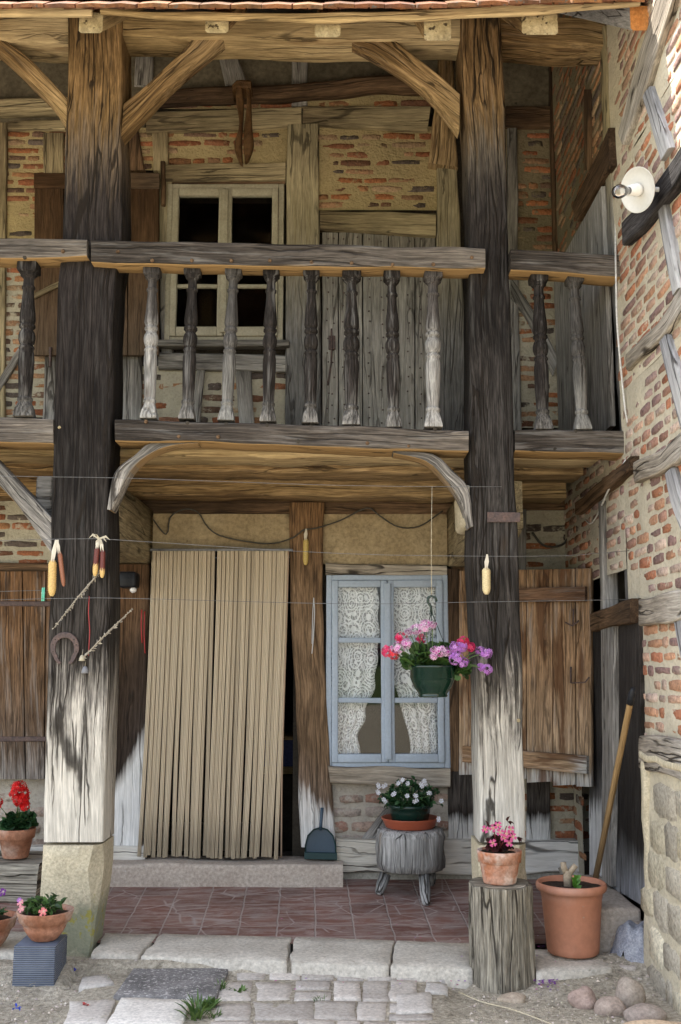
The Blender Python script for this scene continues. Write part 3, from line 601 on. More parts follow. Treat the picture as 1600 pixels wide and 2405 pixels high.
def flag(mb, pts, z0, z1, mi=0, col=(1, 1, 1), jit=0.006, dome=0.004):
    """an irregular flat stone from its outline (world xy)"""
    n = len(pts); out = []; sd = R.uniform(0, 90)
    for i in range(n):
        a, b = Vector(pts[i]), Vector(pts[(i+1) % n]); k = max(2, int((b-a).length/0.035))
        for j in range(k):
            p = a.lerp(b, j/k); out.append(Vector((p.x+jit*nz((p.x*9, p.y*9, sd))*2, p.y+jit*nz((p.x*9, p.y*9, sd+5))*2)))
    c = sum(out, Vector((0, 0)))/len(out); r = [[], [], [], []]
    for p in out:
        for k, (s, z) in enumerate(((1.0, z0), (1.0, z1-0.004), (0.982, z1), (0.55, z1+dome))):
            q = c+(p-c)*s; zz = z+(0.003*nz((q.x*8, q.y*8, sd)) if k else 0)
            r[k].append(mb.vert((q.x, q.y, zz), (q.x+sd, q.y, z), 0.5, col))
    m = len(out)
    for a, b in zip(r, r[1:]):
        for k in range(m): mb.face((a[k], a[(k+1) % m], b[(k+1) % m], b[k]), mi)
    ce = mb.vert((c.x, c.y, z1+dome), (c.x+sd, c.y, 0), 0.5, col)
    for k in range(m): mb.face((r[3][k], r[3][(k+1) % m], ce), mi)
def gpt(px, py, z=0.0):
    p = PZ(px, py, z); return (p.x, p.y)
def paving():
    mb = MB(); z = 0.027
    rows = [(2264, [550, 628, 708, 790, 862, 935, 1022, 1060], 2316), (2318, [512, 598, 690, 780, 850, 915, 985], 2366), (2368, [505, 592, 740, 838, 912, 1020], 2412), (2414, [490, 600, 700, 790, 850, 925, 1015], 2460)]
    for (ya, xs, yb) in rows:
        for a, b in zip(xs, xs[1:]):
            s = 0.10
            sh = (ya-2200)*0.0
            q = [(a+3, ya+R.uniform(-4, 4)), (b-4, ya+R.uniform(-4, 4)), (b-4-R.uniform(-4, 6), yb-3), (a+3-R.uniform(-4, 6), yb-3)]
            if R.random() < 0.22:
                m_ = lerp(ya, yb, R.uniform(0.42, 0.6))
                for (u, v) in ((ya, m_-1.5), (m_+1.5, yb)):
                    k = R.uniform(0.82, 1.18); flag(mb, [gpt(a+3, u+2), gpt(b-4, u+2), gpt(b-6, v-2), gpt(a+2, v-2)], -0.03, z+R.uniform(-.003, .004), col=(k, k*0.98, k*0.97), dome=.001)
            else:
                k = R.uniform(0.82, 1.2); flag(mb, [gpt(*p) for p in q], -0.03, z+R.uniform(-.003, .004), col=(k, k*0.98, k*0.96), dome=.001)
    for q in ([(1030, 2290), (1090, 2282), (1100, 2310), (1040, 2318)], [(930, 2352), (1010, 2345), (1020, 2392), (930, 2398)], [(1000, 2322), (1050, 2326), (1048, 2348), (1000, 2346)],
              [(165, 2368), (268, 2365), (250, 2420), (150, 2425)], [(190, 2310), (250, 2302), (268, 2325), (185, 2335)], [(0, 2270), (28, 2262), (34, 2285), (0, 2292)]):
        k = R.uniform(0.9, 1.15); flag(mb, [gpt(*p) for p in q], -0.03, z+0.003, col=(k, k, k))
    flag(mb, [gpt(*p) for p in [(285, 2362), (450, 2368), (425, 2430), (245, 2430)]], -0.03, 0.036, col=(1.35, 1.37, 1.37))
    mb.build('paving', M['paver'], kind='structure')
paving()
def gravel():
    mb = MB()
    for k in range(3300):
        x = R.uniform(-1.9, 1.6); y = R.uniform(4.45, 5.42)
        if -0.86 < x < 0.55 and R.random() < 0.72 and y < 5.25: continue
        s = R.choice((0.003, 0.004, 0.004, 0.006, 0.009)) * R.uniform(0.7, 1.3)
        z = 0.028*nz((x, y, 0), 1.6)+0.011*nz((x, y, 3), 7)+0.006*nz((x, y, 3), 19)+BK(x, y)
        if x > 0.75: z += 0.02*min(1, (x-0.75)/0.4)
        c = R.uniform(0.6, 1.35); cc = (c, c*R.uniform(.9, 1), c*R.uniform(.82, 1))
        a = R.uniform(0, pi); pts = []
        for (dx, dy, dz) in ((1, 0, 0), (0.3, .8, 0), (-.8, .5, 0), (-.9, -.4, 0), (.2, -.9, 0), (0, 0, .8)):
            j = R.uniform(.7, 1.2); pts.append(mb.vert((x+s*j*(dx*cos(a)-dy*sin(a)), y+s*j*(dx*sin(a)+dy*cos(a)), z+s*j*dz*0.9), None, 0, cc))
        for q in range(5): mb.face((pts[q], pts[(q+1) % 5], pts[5]), 0, False)
    mb.build('gravel', M['pebble'], kind='stuff', label='loose grit and pebbles lying on the trodden earth', cat='gravel')
gravel()
def kerbstones():
    ds = ['pale kerb stone running from the mossy pillar base to a slanting crack', 'long pale kerb stone below the brown strip curtain, with chipped lower edge',
          'pale kerb stone in front of the three-legged stool, with a cracked off corner', 'pale kerb stone ending at the split log', 'pale kerb slab under the big terracotta coloured pot',
          'pale kerb stone behind the two bowl pots at the picture edge']
    qs = [[(248, 2190), (372, 2192), (325, 2243), (215, 2240)], [(376, 2192), (682, 2199), (672, 2257), (331, 2245)], [(690, 2199), (925, 2206), (915, 2268), (682, 2258)],
          [(930, 2206), (1112, 2214), (1112, 2274), (921, 2268)], [(1240, 2226), (1418, 2232), (1434, 2272), (1262, 2282)], [(-300, 2180), (90, 2186), (70, 2236), (-330, 2228)]]
    for d, q in zip(ds, qs):
        mb = MB(); pts = [gpt(x, y, 0.085) for x, y in q]; flag(mb, pts, -0.05, 0.082+R.uniform(-.002, .002), jit=0.008, dome=0.003)
        mb.build('kerb_stone', M['kerb'], label=d, cat='kerb stone', group='kerb stones along the porch edge')
kerbstones()
mb = MB(); flag(mb, [gpt(328, 2254, .04), gpt(545, 2260, .04), gpt(505, 2345, .04), gpt(268, 2337, .04)], -0.03, 0.042, jit=0.002, dome=0.0)
mb.build('stone_slab', M['slab'], label='dark speckled square slab lying in the ground before the kerb', cat='slab')

# ================================================================== FARMHOUSE FRONT WALL
house = thing('farmhouse', (0, YW, 0), 'half-timbered farmhouse front of ochre brick panels, old oak timbers, doors and windows behind the gallery', 'farmhouse')
PW = ('Y', YW)
def rx(px, py, Y=YW): return PY(px, py, Y).x
def rz(px, py, Y=YW): return PY(px, py, Y).z
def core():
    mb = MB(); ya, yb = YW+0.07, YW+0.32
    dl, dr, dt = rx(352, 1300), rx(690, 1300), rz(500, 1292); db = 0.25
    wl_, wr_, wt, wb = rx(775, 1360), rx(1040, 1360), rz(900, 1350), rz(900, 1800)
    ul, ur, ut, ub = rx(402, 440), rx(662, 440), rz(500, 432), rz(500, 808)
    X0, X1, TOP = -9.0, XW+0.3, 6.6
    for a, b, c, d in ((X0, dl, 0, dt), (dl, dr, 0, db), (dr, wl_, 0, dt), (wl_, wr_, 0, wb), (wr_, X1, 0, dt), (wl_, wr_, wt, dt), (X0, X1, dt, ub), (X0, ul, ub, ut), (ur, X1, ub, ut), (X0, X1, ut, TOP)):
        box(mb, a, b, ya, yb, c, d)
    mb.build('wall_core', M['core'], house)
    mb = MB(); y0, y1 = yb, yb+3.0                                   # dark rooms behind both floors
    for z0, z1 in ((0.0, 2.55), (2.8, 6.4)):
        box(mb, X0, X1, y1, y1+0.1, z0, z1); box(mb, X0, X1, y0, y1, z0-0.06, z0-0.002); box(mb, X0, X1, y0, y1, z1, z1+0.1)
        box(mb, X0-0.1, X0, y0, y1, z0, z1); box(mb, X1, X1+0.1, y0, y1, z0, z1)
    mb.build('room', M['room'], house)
core()
def B(x0, y0, x1, y1, mat='brick_up', **k): return bricks_px('brick_panel', house, PW, x0, y0, x1, y1, M[mat], **k)
# upper storey infill
B(-330, 296, 160, 560); B(-330, 560, 160, 980, 'brick_low'); B(160, 300, 400, 400); B(262, 860, 385, 985, 'brick_low')
B(392, 296, 675, 388, skip=0.06); B(385, 868, 672, 1000, 'brick_low', row=0.078, bh=0.058, gap=0.02, skip=0.03); B(750, 298, 1024, 494, skip=0.07)
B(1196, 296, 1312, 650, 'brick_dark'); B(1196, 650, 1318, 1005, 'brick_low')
B(340, 222, 1010, 256, skip=0.2, row=0.08, bh=0.055); 
B(-330, 1150, 130, 1350, 'brick_low', skip=0.2); WS = [(0.33, 0.24, 0.19), (0.37, 0.29, 0.235), (0.30, 0.25, 0.215), (0.40, 0.33, 0.27), (0.34, 0.20, 0.15)]
B(-330, 1825, 268, 2000, 'brick_wash', pal=WS, row=0.095, bh=0.078, bl=(0.16, 0.27), gap=0.015, prot=0.008)
B(770, 1835, 1068, 1990, 'brick_wash', pal=WS, row=0.088, bh=0.07, bl=(0.13, 0.24), gap=0.015, prot=0.007); B(1225, 1170, 1352, 1360, 'brick_low', skip=0.35); B(1225, 1360, 1400, 2000, 'brick_low', row=0.078, bh=0.055)
for q in ([(-330, 40), (695, 40), (695, 232), (-330, 232)], [(695, 40), (1320, 40), (1320, 232), (695, 232)], [(1185, 215), (1300, 215), (1300, 300), (1185, 300)], [(-330, 228), (340, 228), (340, 300), (-330, 300)]):
    panel_px('plaster_panel', house, ('Y', YW+0.01), q, M['clay'])
panel_px('plaster_panel', house, ('Y', YW-0.012), [(345, 1205), (685, 1207), (685, 1296), (345, 1292)], M['plaster'])
panel_px('plaster_panel', house, ('Y', YW-0.010), [(757, 1203), (1056, 1205), (1054, 1328), (757, 1324)], M['plaster'])
YT = ('Y', YW-0.028)                                                # timber faces stand 2-3 cm proud of the infill
def tb(A, Bp, mat, name='timber_beam', pl=YT, th=0.09, **k): return T(name, house, A, Bp, pl, th, M[mat], **k)
def tp(A, Bp, mat, name='timber_post', pl=YT, th=0.09, **k): return T(name, house, A, Bp, pl, th, M[mat], **k)
# upper storey timbers
tp([(-8, 288), (-8, 620), (-14, 990)], [(16, 288), (14, 620), (10, 990)], 'ochre')
tb([(18, 283), (152, 280)], [(18, 303), (152, 302)], 'ochre', pl=('Y', YW-0.04))
tp([(101, 312), (101, 412)], [(150, 312), (150, 412)], 'ochre', pl=('Y', YW-0.03))
tb([(-330, 232), (-60, 232), (160, 226)], [(-330, 262), (-60, 260), (160, 254)], 'ochre', pl=('Y', YW-0.10), th=0.12)
tb([(343, 262), (708, 250)], [(343, 310), (708, 296)], 'ochre', pl=('Y', YW-0.045)); tb([(711, 248), (1012, 249)], [(711, 292), (1004, 306)], 'ochre', pl=('Y', YW-0.042))
tp([(686, 40), (684, 249)], [(724, 40), (722, 247)], 'greyboard', pl=('Y', YW-0.02)); T('brace', house, [(505, 90), (530, 200)], [(545, 90), (582, 200)], ('Y', YW-0.018), 0.06, M['greyboard'])
tp([(205, 40), (206, 250)], [(262, 40), (262, 250)], 'darkwood', pl=('Y', YW-0.018)); tp([(320, 90), (316, 200)], [(360, 90), (358, 200)], 'greyboard', pl=('Y', YW-0.016))
T('purlin', house, [(330, 212), (480, 200), (620, 197), (760, 186), (905, 172), (1015, 172)], [(330, 236), (480, 231), (620, 228), (760, 216), (905, 207), (1015, 205)], ('Y', YW-0.14), 0.13, M['darkwood'], cham=0.03, wob=0.008)
tb([(388, 385), (671, 380)], [(388, 424), (671, 420)], 'ochre', 'lintel', ('Y', YW-0.05), 0.1); tb([(398, 424), (669, 420)], [(398, 440), (669, 434)], 'darkwood', 'lintel', ('Y', YW-0.02), 0.1)
tp([(357, 310), (360, 400)], [(395, 306), (396, 400)], 'ochre'); tp([(372, 400), (374, 560), (378, 830)], [(402, 400), (404, 560), (404, 830)], 'ochre_low', st='y')
T('iron_hinge_pin', house, [(376, 378), (378, 480)], [(389, 378), (388, 480)], ('Y', YW-0.07), 0.04, M['darkwood'])
tp([(674, 292), (672, 560), (670, 1015)], [(749, 290), (750, 560), (757, 1015)], 'ochre_low', pl=('Y', YW-0.05), th=0.11, st='y', step=0.05, cols=5)
tb([(372, 828), (671, 832)], [(372, 866), (671, 872)], 'greyboard', pl=('Y', YW-0.04))
T('strut', house, [(462, 868), (446, 1000)], [(482, 868), (468, 1000)], YT, 0.07, M['greyboard']); T('strut', house, [(552, 870), (562, 1000)], [(590, 870), (598, 1000)], YT, 0.07, M['greyboard'])
tp([(281, 830), (281, 1000)], [(331, 830), (334, 1000)], 'greyboard', pl=('Y', YW-0.035)); tp([(300, 296), (302, 400)], [(322, 296), (340, 400)], 'darkwood', 'brace')
tb([(752, 494), (1024, 500)], [(752, 534), (1024, 552)], 'ochre', 'lintel', ('Y', YW-0.06), 0.1, step=0.04)
tp([(1027, 395), (1027, 700), (1024, 1010)], [(1074, 395), (1090, 700), (1108, 1010)], 'ochre_low', pl=('Y', YW-0.045), th=0.11, st='y', cols=4)
T('brace', house, [(1030, 130), (1022, 260), (1004, 382)], [(1062, 130), (1068, 260), (1074, 392)], ('Y', YW-0.09), 0.13, M['gold'], wob=0.01)
tp([(1192, 300), (1194, 640), (1196, 1010)], [(1216, 300), (1218, 640), (1226, 1010)], 'greyboard'); T('brace', house, [(1200, 648), (1262, 740), (1312, 836)], [(1200, 700), (1240, 750), (1300, 880)], ('Y', YW-0.04), 0.07, M['greyboard'])
tb([(1188, 248), (1296, 250)], [(1188, 297), (1296, 297)], 'darkwood', pl=('Y', YW-0.04)); tp([(1292, 110), (1300, 560), (1310, 640), (1316, 1010)], [(1330, 110), (1338, 560), (1342, 640), (1352, 1010)], 'darkwood', pl=('Y', YW-0.06), th=0.12)
T('brace', house, [(-12, 905), (52, 800)], [(-12, 940), (62, 812)], ('Y', YW-0.035), 0.07, M['greyboard']); tp([(104, 836), (100, 985)], [(132, 836), (130, 985)], 'greyboard'); 
# lower storey timbers
tb([(-330, 1318), (60, 1322), (140, 1322)], [(-330, 1342), (60, 1342), (140, 1340)], 'darkwood', 'lintel', ('Y', YW-0.05), 0.1)
tb([(335, 1150), (1062, 1152)], [(335, 1206), (1062, 1206)], 'darkwood', pl=('Y', YW-0.035)); tb([(1062, 1152), (1345, 1156)], [(1062, 1200), (1345, 1196)], 'darkwood', pl=('Y', YW-0.03))
tp([(270, 1325), (264, 1700), (261, 1990)], [(352, 1325), (345, 1700), (332, 1990)], 'jamb', pl=('Y', YW-0.05), th=0.14, st='y', sr=(-2.02, 1.63), cols=5, step=0.04, tilt=0.22)
tp([(680, 1180), (680, 1340), (690, 1560), (698, 1760), (706, 1990)], [(760, 1180), (758, 1340), (764, 1560), (775, 1790), (789, 1990)], 'midpost', pl=('Y', YW-0.07), th=0.18, st='y', sr=(-1.457, 1.513), cols=5, step=0.04, wob=0.006, tilt=-0.05)
tb([(765, 1322), (1050, 1328)], [(765, 1350), (1050, 1354)], 'winsill', 'lintel', ('Y', YW-0.05), 0.1)
tb([(771, 1800), (1058, 1806)], [(776, 1838), (1058, 1852)], 'winsill', 'window_sill', ('Y', YW-0.09), 0.14, wob=0.007)
tp([(1050, 1336), (1052, 1812)], [(1080, 1336), (1080, 1812)], 'darkwood', pl=('Y', YW-0.05)); tp([(1055, 1812), (1054, 1990)], [(1130, 1812), (1128, 1990)], 'stained', pl=('Y', YW-0.04), st='y', sr=(-4.03, 2.05), cols=4)
T('brace', house, [(905, 1900), (838, 1985)], [(950, 1900), (882, 1985)], ('Y', YW-0.035), 0.06, M['greyboard']); tp([(1238, 1830), (1238, 1990)], [(1293, 1830), (1294, 1990)], 'stained', pl=('Y', YW-0.035), st='y', sr=(-4.03, 2.05), cols=4)
tp([(1060, 1196), (1062, 1345)], [(1130, 1196), (1130, 1345)], 'darkwood', pl=('Y', YW-0.035)); tp([(1205, 1196), (1207, 1345)], [(1236, 1196), (1236, 1345)], 'greyboard', pl=('Y', YW-0.035)); 
tb([(-330, 1985), (262, 1988)], [(-330, 2046), (262, 2048)], 'sill', 'sill_beam', ('Y', YW-0.09), 0.2); tb([(790, 1972), (1120, 1976), (1372, 1976)], [(790, 2050), (1120, 2054), (1372, 2052)], 'sill', 'sill_beam', ('Y', YW-0.10), 0.2, wob=0.008)
tb([(245, 1988), (340, 1990)], [(245, 2060), (340, 2062)], 'sill', 'sill_beam', ('Y', YW-0.085), 0.2)
mb = MB(); box(mb, -3.4, XW-0.02, YW-0.07, YW+0.2, 0.0, rz(900, 2046, YW-0.1)-0.012, jit=0.01, cham=0.01); mb.build('plinth', M['cement'], house)

def glazed(name, parent, x0, x1, z0, z1, Y, mat, rail, stile, mull, bars, depth=0.05, outer=0.04, label=None):
    """two-leaf casement; bars = list of z fractions for glazing bars. World rect. Returns frame object and pane rects"""
    mb = MB(); j = dict(jit=0.003, cham=0.005)
    box(mb, x0, x0+outer, Y, Y+0.09, z0, z1, axis=2, **j); box(mb, x1-outer, x1, Y, Y+0.09, z0, z1, axis=2, **j)
    box(mb, x0+outer, x1-outer, Y, Y+0.09, z1-outer, z1, **j); box(mb, x0+outer, x1-outer, Y, Y+0.09, z0, z0+outer, **j)
    xm = (x0+x1)/2; rects = []; yl = Y-0.018
    for a, b in ((x0+outer+0.001, xm-0.002), (xm+0.002, x1-outer-0.001)):
        zb, zt = z0+outer+0.001, z1-outer-0.001
        box(mb, a, a+stile, yl, yl+depth, zb, zt, axis=2, **j); box(mb, b-stile, b, yl, yl+depth, zb, zt, axis=2, **j)
        box(mb, a+stile, b-stile, yl, yl+depth, zt-rail, zt, **j); box(mb, a+stile, b-stile, yl, yl+depth, zb, zb+rail*1.2, **j)
        zs = [zb+rail*1.2]+[lerp(zb, zt, f) for f in bars]+[zt-rail]
        for f in bars: box(mb, a+stile, b-stile, yl+0.008, yl+depth-0.008, lerp(zb, zt, f)-mull/2, lerp(zb, zt, f)+mull/2, **j)
        for k in range(len(zs)-1): rects.append((a+stile, b-stile, zs[k]+(mull/2 if k else 0), zs[k+1]-(mull/2 if k < len(zs)-2 else 0)))
    box(mb, xm-0.022, xm+0.022, yl-0.02, yl-0.001, z0+outer+0.02, z1-outer-0.02, axis=2, **j)
    fr = mb.build(name, M[mat], parent, label)
    for (a, b, c, d) in rects:
        p = MB(); q = [p.vert((a-.004, yl+0.03, c-.004)), p.vert((b+.004, yl+0.03, c-.004)), p.vert((b+.004, yl+0.03, d+.004)), p.vert((a-.004, yl+0.03, d+.004))]
        q2 = [p.vert(p.v[k]+Vector((0, 0.003, 0))) for k in q]; p.face(q); p.face(q2[::-1])
        p.build('pane', M['glass'], fr)
    return fr, rects
# upper window (dark room behind) and lower window (blue grey, lace behind)
ux0, ux1, uz0, uz1 = rx(396, 440), rx(668, 440), rz(530, 806), rz(530, 436)
glazed('window', house, ux0, ux1, uz0, uz1, YW-0.03, 'ochrepaint', 0.055, 0.044, 0.026, [0.335], outer=0.038, label='cream painted casement window with dark panes')
mb = MB(); box(mb, ux0-0.05, ux1+0.05, YW-0.10, YW-0.002, uz0-0.05, uz0-0.004, jit=0.004, cham=0.008); mb.build('window_sill', M['greyboard'], house)
lx0, lx1, lz0, lz1 = rx(767, 1360), rx(1050, 1360), rz(900, 1802), rz(900, 1352)
LW, LR = glazed('window', house, lx0, lx1, lz0, lz1, YW-0.055, 'bluepaint', 0.045, 0.042, 0.034, [0.335, 0.665], outer=0.036, label='blue grey painted casement window with six panes')
# shutters
def planks_px(name, parent, xs_top, xs_bot, y0s, y1s, Y, mat, th=0.035, st='l', **kw):
    mb = MB()
    for k in range(len(xs_top)-1):
        g = 1.2
        timber(mb, [(xs_top[k]+g, y0s(xs_top[k])), (xs_bot[k]+g, y1s(xs_bot[k]))], [(xs_top[k+1]-g, y0s(xs_top[k+1])), (xs_bot[k+1]-g, y1s(xs_bot[k+1]))], ('Y', Y+R.uniform(-.003, .003)), th, step=0.10, wob=0.0012, bumpy=0.001, cham=0.004, st=st, cols=2, **kw)
    return mb.build(name, mat, parent)
s = planks_px('shutter', house, [80, 150, 225, 300, 374], [78, 150, 225, 300, 374], lambda x: 424, lambda x: 834, YW-0.09, M['shut_up']); s['label'] = 'brown upper window shutter folded back flat'
T('batten', s, [(80, 405), (374, 405)], [(80, 441), (374, 441)], ('Y', YW-0.115), 0.025, M['shut_up'], wob=0.001)
T('batten', s, [(80, 688), (136, 660), (225, 622), (300, 590)], [(80, 702), (136, 674), (225, 636), (300, 604)], ('Y', YW-0.118), 0.025, M['ochre'], wob=0.001); T('latch', s, [(114, 815), (114, 860)], [(121, 815), (121, 860)], ('Y', YW-0.11), 0.02, M['iron'])
s = planks_px('shutter', house, [-160, -90, -20, 52, 108, 176, 262], [-160, -90, -20, 60, 104, 176, 266], lambda x: 1342, lambda x: 1830, YW-0.10, M['shut_left']); s['label'] = 'big brown shutter with rusty iron strap beside the left pillar'
T('strap_hinge', s, [(-150, 1412), (258, 1412)], [(-150, 1424), (258, 1424)], ('Y', YW-0.108), 0.02, M['iron'], wob=0.001); T('strap_hinge', s, [(-150, 1730), (262, 1730)], [(-150, 1742), (262, 1742)], ('Y', YW-0.108), 0.02, M['iron'], wob=0.001)
def SH(px, py, off=0.0):
    u = (px-1077)/313.0; return PY(px, py, lerp(YW-0.12, 6.22, u)-off)
def sh_sweep(nm, par, tops, bots, mat, off=0.0, th=0.035, **k):
    mb = MB(); nn = (SH(1077, 1560)-SH(1390, 1560)).cross(Vector((0, 0, 1))); nn.normalize(); nn = nn if nn.y < 0 else -nn
    sweep(mb, [SH(x, y, off) for x, y in tops], [SH(x, y, off) for x, y in bots], nn, th, .06, .0012, .001, .004, 'l', (0, 1), 2, **k); return mb
xs = [1077, 1118, 1172, 1236, 1298, 1352, 1390]; s = None
mb = MB(); nn = (SH(1077, 1560)-SH(1390, 1560)).cross(Vector((0, 0, 1))).normalized(); nn = nn if nn.y < 0 else -nn
for a, b in zip(xs, xs[1:]):
    f = lambda x: lerp(1818, 1853, (x-1077)/313.0)+R.uniform(-3, 3); g = lambda x: lerp(1341, 1335, (x-1077)/313.0)
    sweep(mb, [SH(a+1, g(a)), SH(a+1, f(a))], [SH(b-1, g(b)), SH(b-1, f(a))], nn, .035, .05, .0012, .001, .004, 'l', (0, 1), 2)
s = mb.build('shutter', M['shut_low'], house, 'large stripped oak shutter standing half open behind the right post')
sh_sweep('b', s, [(1095, 1383), (1374, 1378)], [(1095, 1413), (1374, 1412)], None, .045, .03).build('batten', M['shut_bat'], s)
sh_sweep('b', s, [(1086, 1752), (1378, 1776)], [(1086, 1790), (1378, 1818)], None, .045, .03).build('batten', M['shut_low'], s)
mb = MB(); tube(mb, [SH(1341, 1566, .03), SH(1341, 1604, .03)], 0.006); tube(mb, [SH(1341, 1604, .04), SH(1375, 1602, .05), Vector((XW-.05, SH(1390, 1590).y-.03, SH(1390, 1590).z))], 0.004); mb.build('latch', M['iron'], s)
mb = MB(); tube(mb, [SH(1347, 1430, .03), SH(1347, 1470, .03)], 0.005); tube(mb, [SH(1328, 1462, .03), SH(1345, 1470, .03), SH(1360, 1458, .03)], 0.005); mb.build('handle', M['iron'], s)
# upper plank door with rows of nails
d = planks_px('plank_door', house, [756, 795, 852, 913, 975, 1024], [756, 795, 852, 913, 975, 1024], lambda x: 546, lambda x: 1012, YW+0.0, M['greydoor']); d['label'] = 'grey nailed plank door of the gallery'
mb = MB()
for x in (770, 783, 808, 838, 866, 898, 926, 960, 988, 1012):
    for k in range(14):
        p = PY(x+R.uniform(-3, 3), 560+k*33+R.uniform(-8, 8), YW-0.004); lathe(mb, p, Vector((0, -0.006, 0)), [(0, 0.006), (0.004, 0.006), (0.006, 0.002)], 6)
o = mb.build('nail_heads', M['iron'], d)
mb = MB(); tube(mb, [PY(779, 772, YW-0.03), PY(779, 800, YW-0.03), PY(778, 850, YW-0.012), PY(770, 905, YW-0.012)], 0.006); box(mb, PY(772, 760, YW).x, PY(788, 760, YW).x, YW-0.02, YW-0.004, PY(0, 822, YW).z, PY(0, 790, YW).z); mb.build('latch', M['iron'], d)

# ================================================================== SIDE WING (brick wall running towards the viewer)
wing = thing('brick_wing', (XW, 5.4, 0), 'side wing wall of red brick, cream mortar and grey timbers on a rubble foot', 'wing wall')
PWX = ('X', XW)
def WB(x0, y0, x1, y1, mat='brick_wing', pal=BRW, **k): return bricks_px('brick_panel', wing, PWX, x0, y0, x1, y1, M[mat], pal=pal, **k)
def uy(px, py): return PX(px, py, XW).y
Yc = 5.47                                                            # corner post between porch and open wing
mbc = MB()
box(mbc, XW+0.06, XW+0.3, Yc, YW, 2.3, 6.4); box(mbc, XW+0.06, XW+0.3, 3.4, Yc, 1.0, 6.4); box(mbc, XW+0.06, XW+0.3, 3.4, 5.25, 0, 1.0); box(mbc, XW+0.14, XW+0.3, 5.25, YW, 0, 2.3)
mbc.build('wall_core', M['core'], wing)
bricks('brick_panel', wing, PWX, Yc, YW, 2.0, 2.75, M['brick_wing'], pal=BRW, row=0.066, bh=0.048, bl=(0.12, 0.22), gap=0.023)
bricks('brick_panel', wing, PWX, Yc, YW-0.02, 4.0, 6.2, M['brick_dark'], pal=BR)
bricks('brick_panel', wing, PWX, 6.70, YW-0.02, 0.1, 2.0, M['brick_low'], pal=BR, row=0.085, bh=0.06)
bricks('brick_panel', wing, PWX, 3.6, Yc, 1.05, 2.95, M['brick_wing'], pal=BRW, row=0.064, bh=0.052, bl=(0.13, 0.24), gap=0.018, skip=0.01, prot=0.002)
bricks('brick_panel', wing, PWX, 3.6, Yc, 2.95, 4.15, M['brick_wing'], pal=BRW, row=0.064, bh=0.052, bl=(0.13, 0.24), gap=0.018, skip=0.01, prot=0.002)
bricks('brick_panel', wing, PWX, 3.6, Yc+0.05, 4.15, 6.2, M['brick_wing'], pal=BRW, row=0.064, bh=0.052, bl=(0.13, 0.24), gap=0.018, skip=0.01, prot=0.002)
bricks('stone_foot', wing, ('X', XW-0.02), 3.6, 5.22, -0.05, 1.06, M['rubble'], pal=[(0.60, 0.53, 0.38), (0.55, 0.49, 0.36), (0.64, 0.58, 0.44), (0.58, 0.51, 0.38), (0.50, 0.45, 0.36)], row=0.175, bh=0.170, bl=(0.18, 0.36), gap=0.002, skip=0.0, prot=0.005, round_=12, grid=0.06, tilt=lambda v: 0.05*(1-v/1.06))
mb = MB(); box(mb, XW-0.05, XW+0.1, 5.14, 5.215, 0, 1.03, jit=0.02, cham=0.02); box(mb, XW-0.055, XW+0.05, 3.6, 5.22, 1.035, 1.07, jit=0.02, cham=0.012, axis=1); mb.build('stone_edge', M['limestone'], wing)
WT = ('X', XW-0.03)
def wt(A, Bp, mat, name='timber_beam', pl=WT, th=0.09, **k): return T(name, wing, A, Bp, pl, th, M[mat], **k)
T('corner_post', wing, [(1418, 60), (1428, 300), (1440, 560), (1462, 880), (1474, 1150), (1484, 1450), (1494, 1740), (1497, 1830)], [(1444, 60), (1450, 300), (1460, 560), (1480, 880), (1494, 1150), (1502, 1450), (1512, 1740), (1516, 1830)], ('Y', Yc-0.03), 0.12, M['ochre_low'], st='y', sr=(0.02, 1.35), wob=0.005)
# outer timbers
wt([(1548, -30), (1518, 70), (1490, 160), (1452, 310)], [(1590, -30), (1548, 100), (1522, 190), (1462, 340)], 'wingbeam', 'brace', th=0.1, pl=('X', XW-0.035))
wt([(1507, 226), (1528, 300), (1550, 378)], [(1526, 202), (1549, 275), (1573, 345)], 'bluegrey', 'stud')
wt([(1620, 300), (1570, 388), (1520, 455), (1460, 520)], [(1620, 365), (1572, 450), (1522, 515), (1462, 580)], 'blackbeam', 'brace', pl=('X', XW-0.05), th=0.12, wob=0.008)
wt([(1540, 480), (1556, 580), (1578, 695)], [(1556, 470), (1574, 560), (1594, 675)], 'bluegrey', 'stud')
wt([(1470, 834), (1540, 760), (1620, 640)], [(1470, 868), (1540, 806), (1620, 706)], 'wingbeam', wob=0.007)
wt([(1546, 806), (1566, 890), (1596, 1010)], [(1563, 784), (1586, 850), (1616, 960)], 'bluegrey', 'stud')
wt([(1488, 1085), (1535, 1062), (1620, 1002)], [(1488, 1134), (1535, 1116), (1620, 1068)], 'wingbeam', wob=0.010, pl=('X', XW-0.045))
wt([(1558, 1114), (1572, 1180), (1598, 1250)], [(1578, 1098), (1594, 1160), (1620, 1225)], 'bluegrey', 'stud')
wt([(1500, 1406), (1560, 1394), (1620, 1378)], [(1500, 1470), (1560, 1462), (1620, 1448)], 'wingbeam', wob=0.008, pl=('X', XW-0.045))
wt([(1582, 1462), (1596, 1540), (1612, 1620)], [(1600, 1455), (1616, 1530), (1632, 1610)], 'bluegrey', 'stud')
wt([(1500, 1728), (1560, 1732), (1620, 1738)], [(1500, 1806), (1560, 1822), (1620, 1840)], 'wingbeam', wob=0.006, pl=('X', XW-0.045))
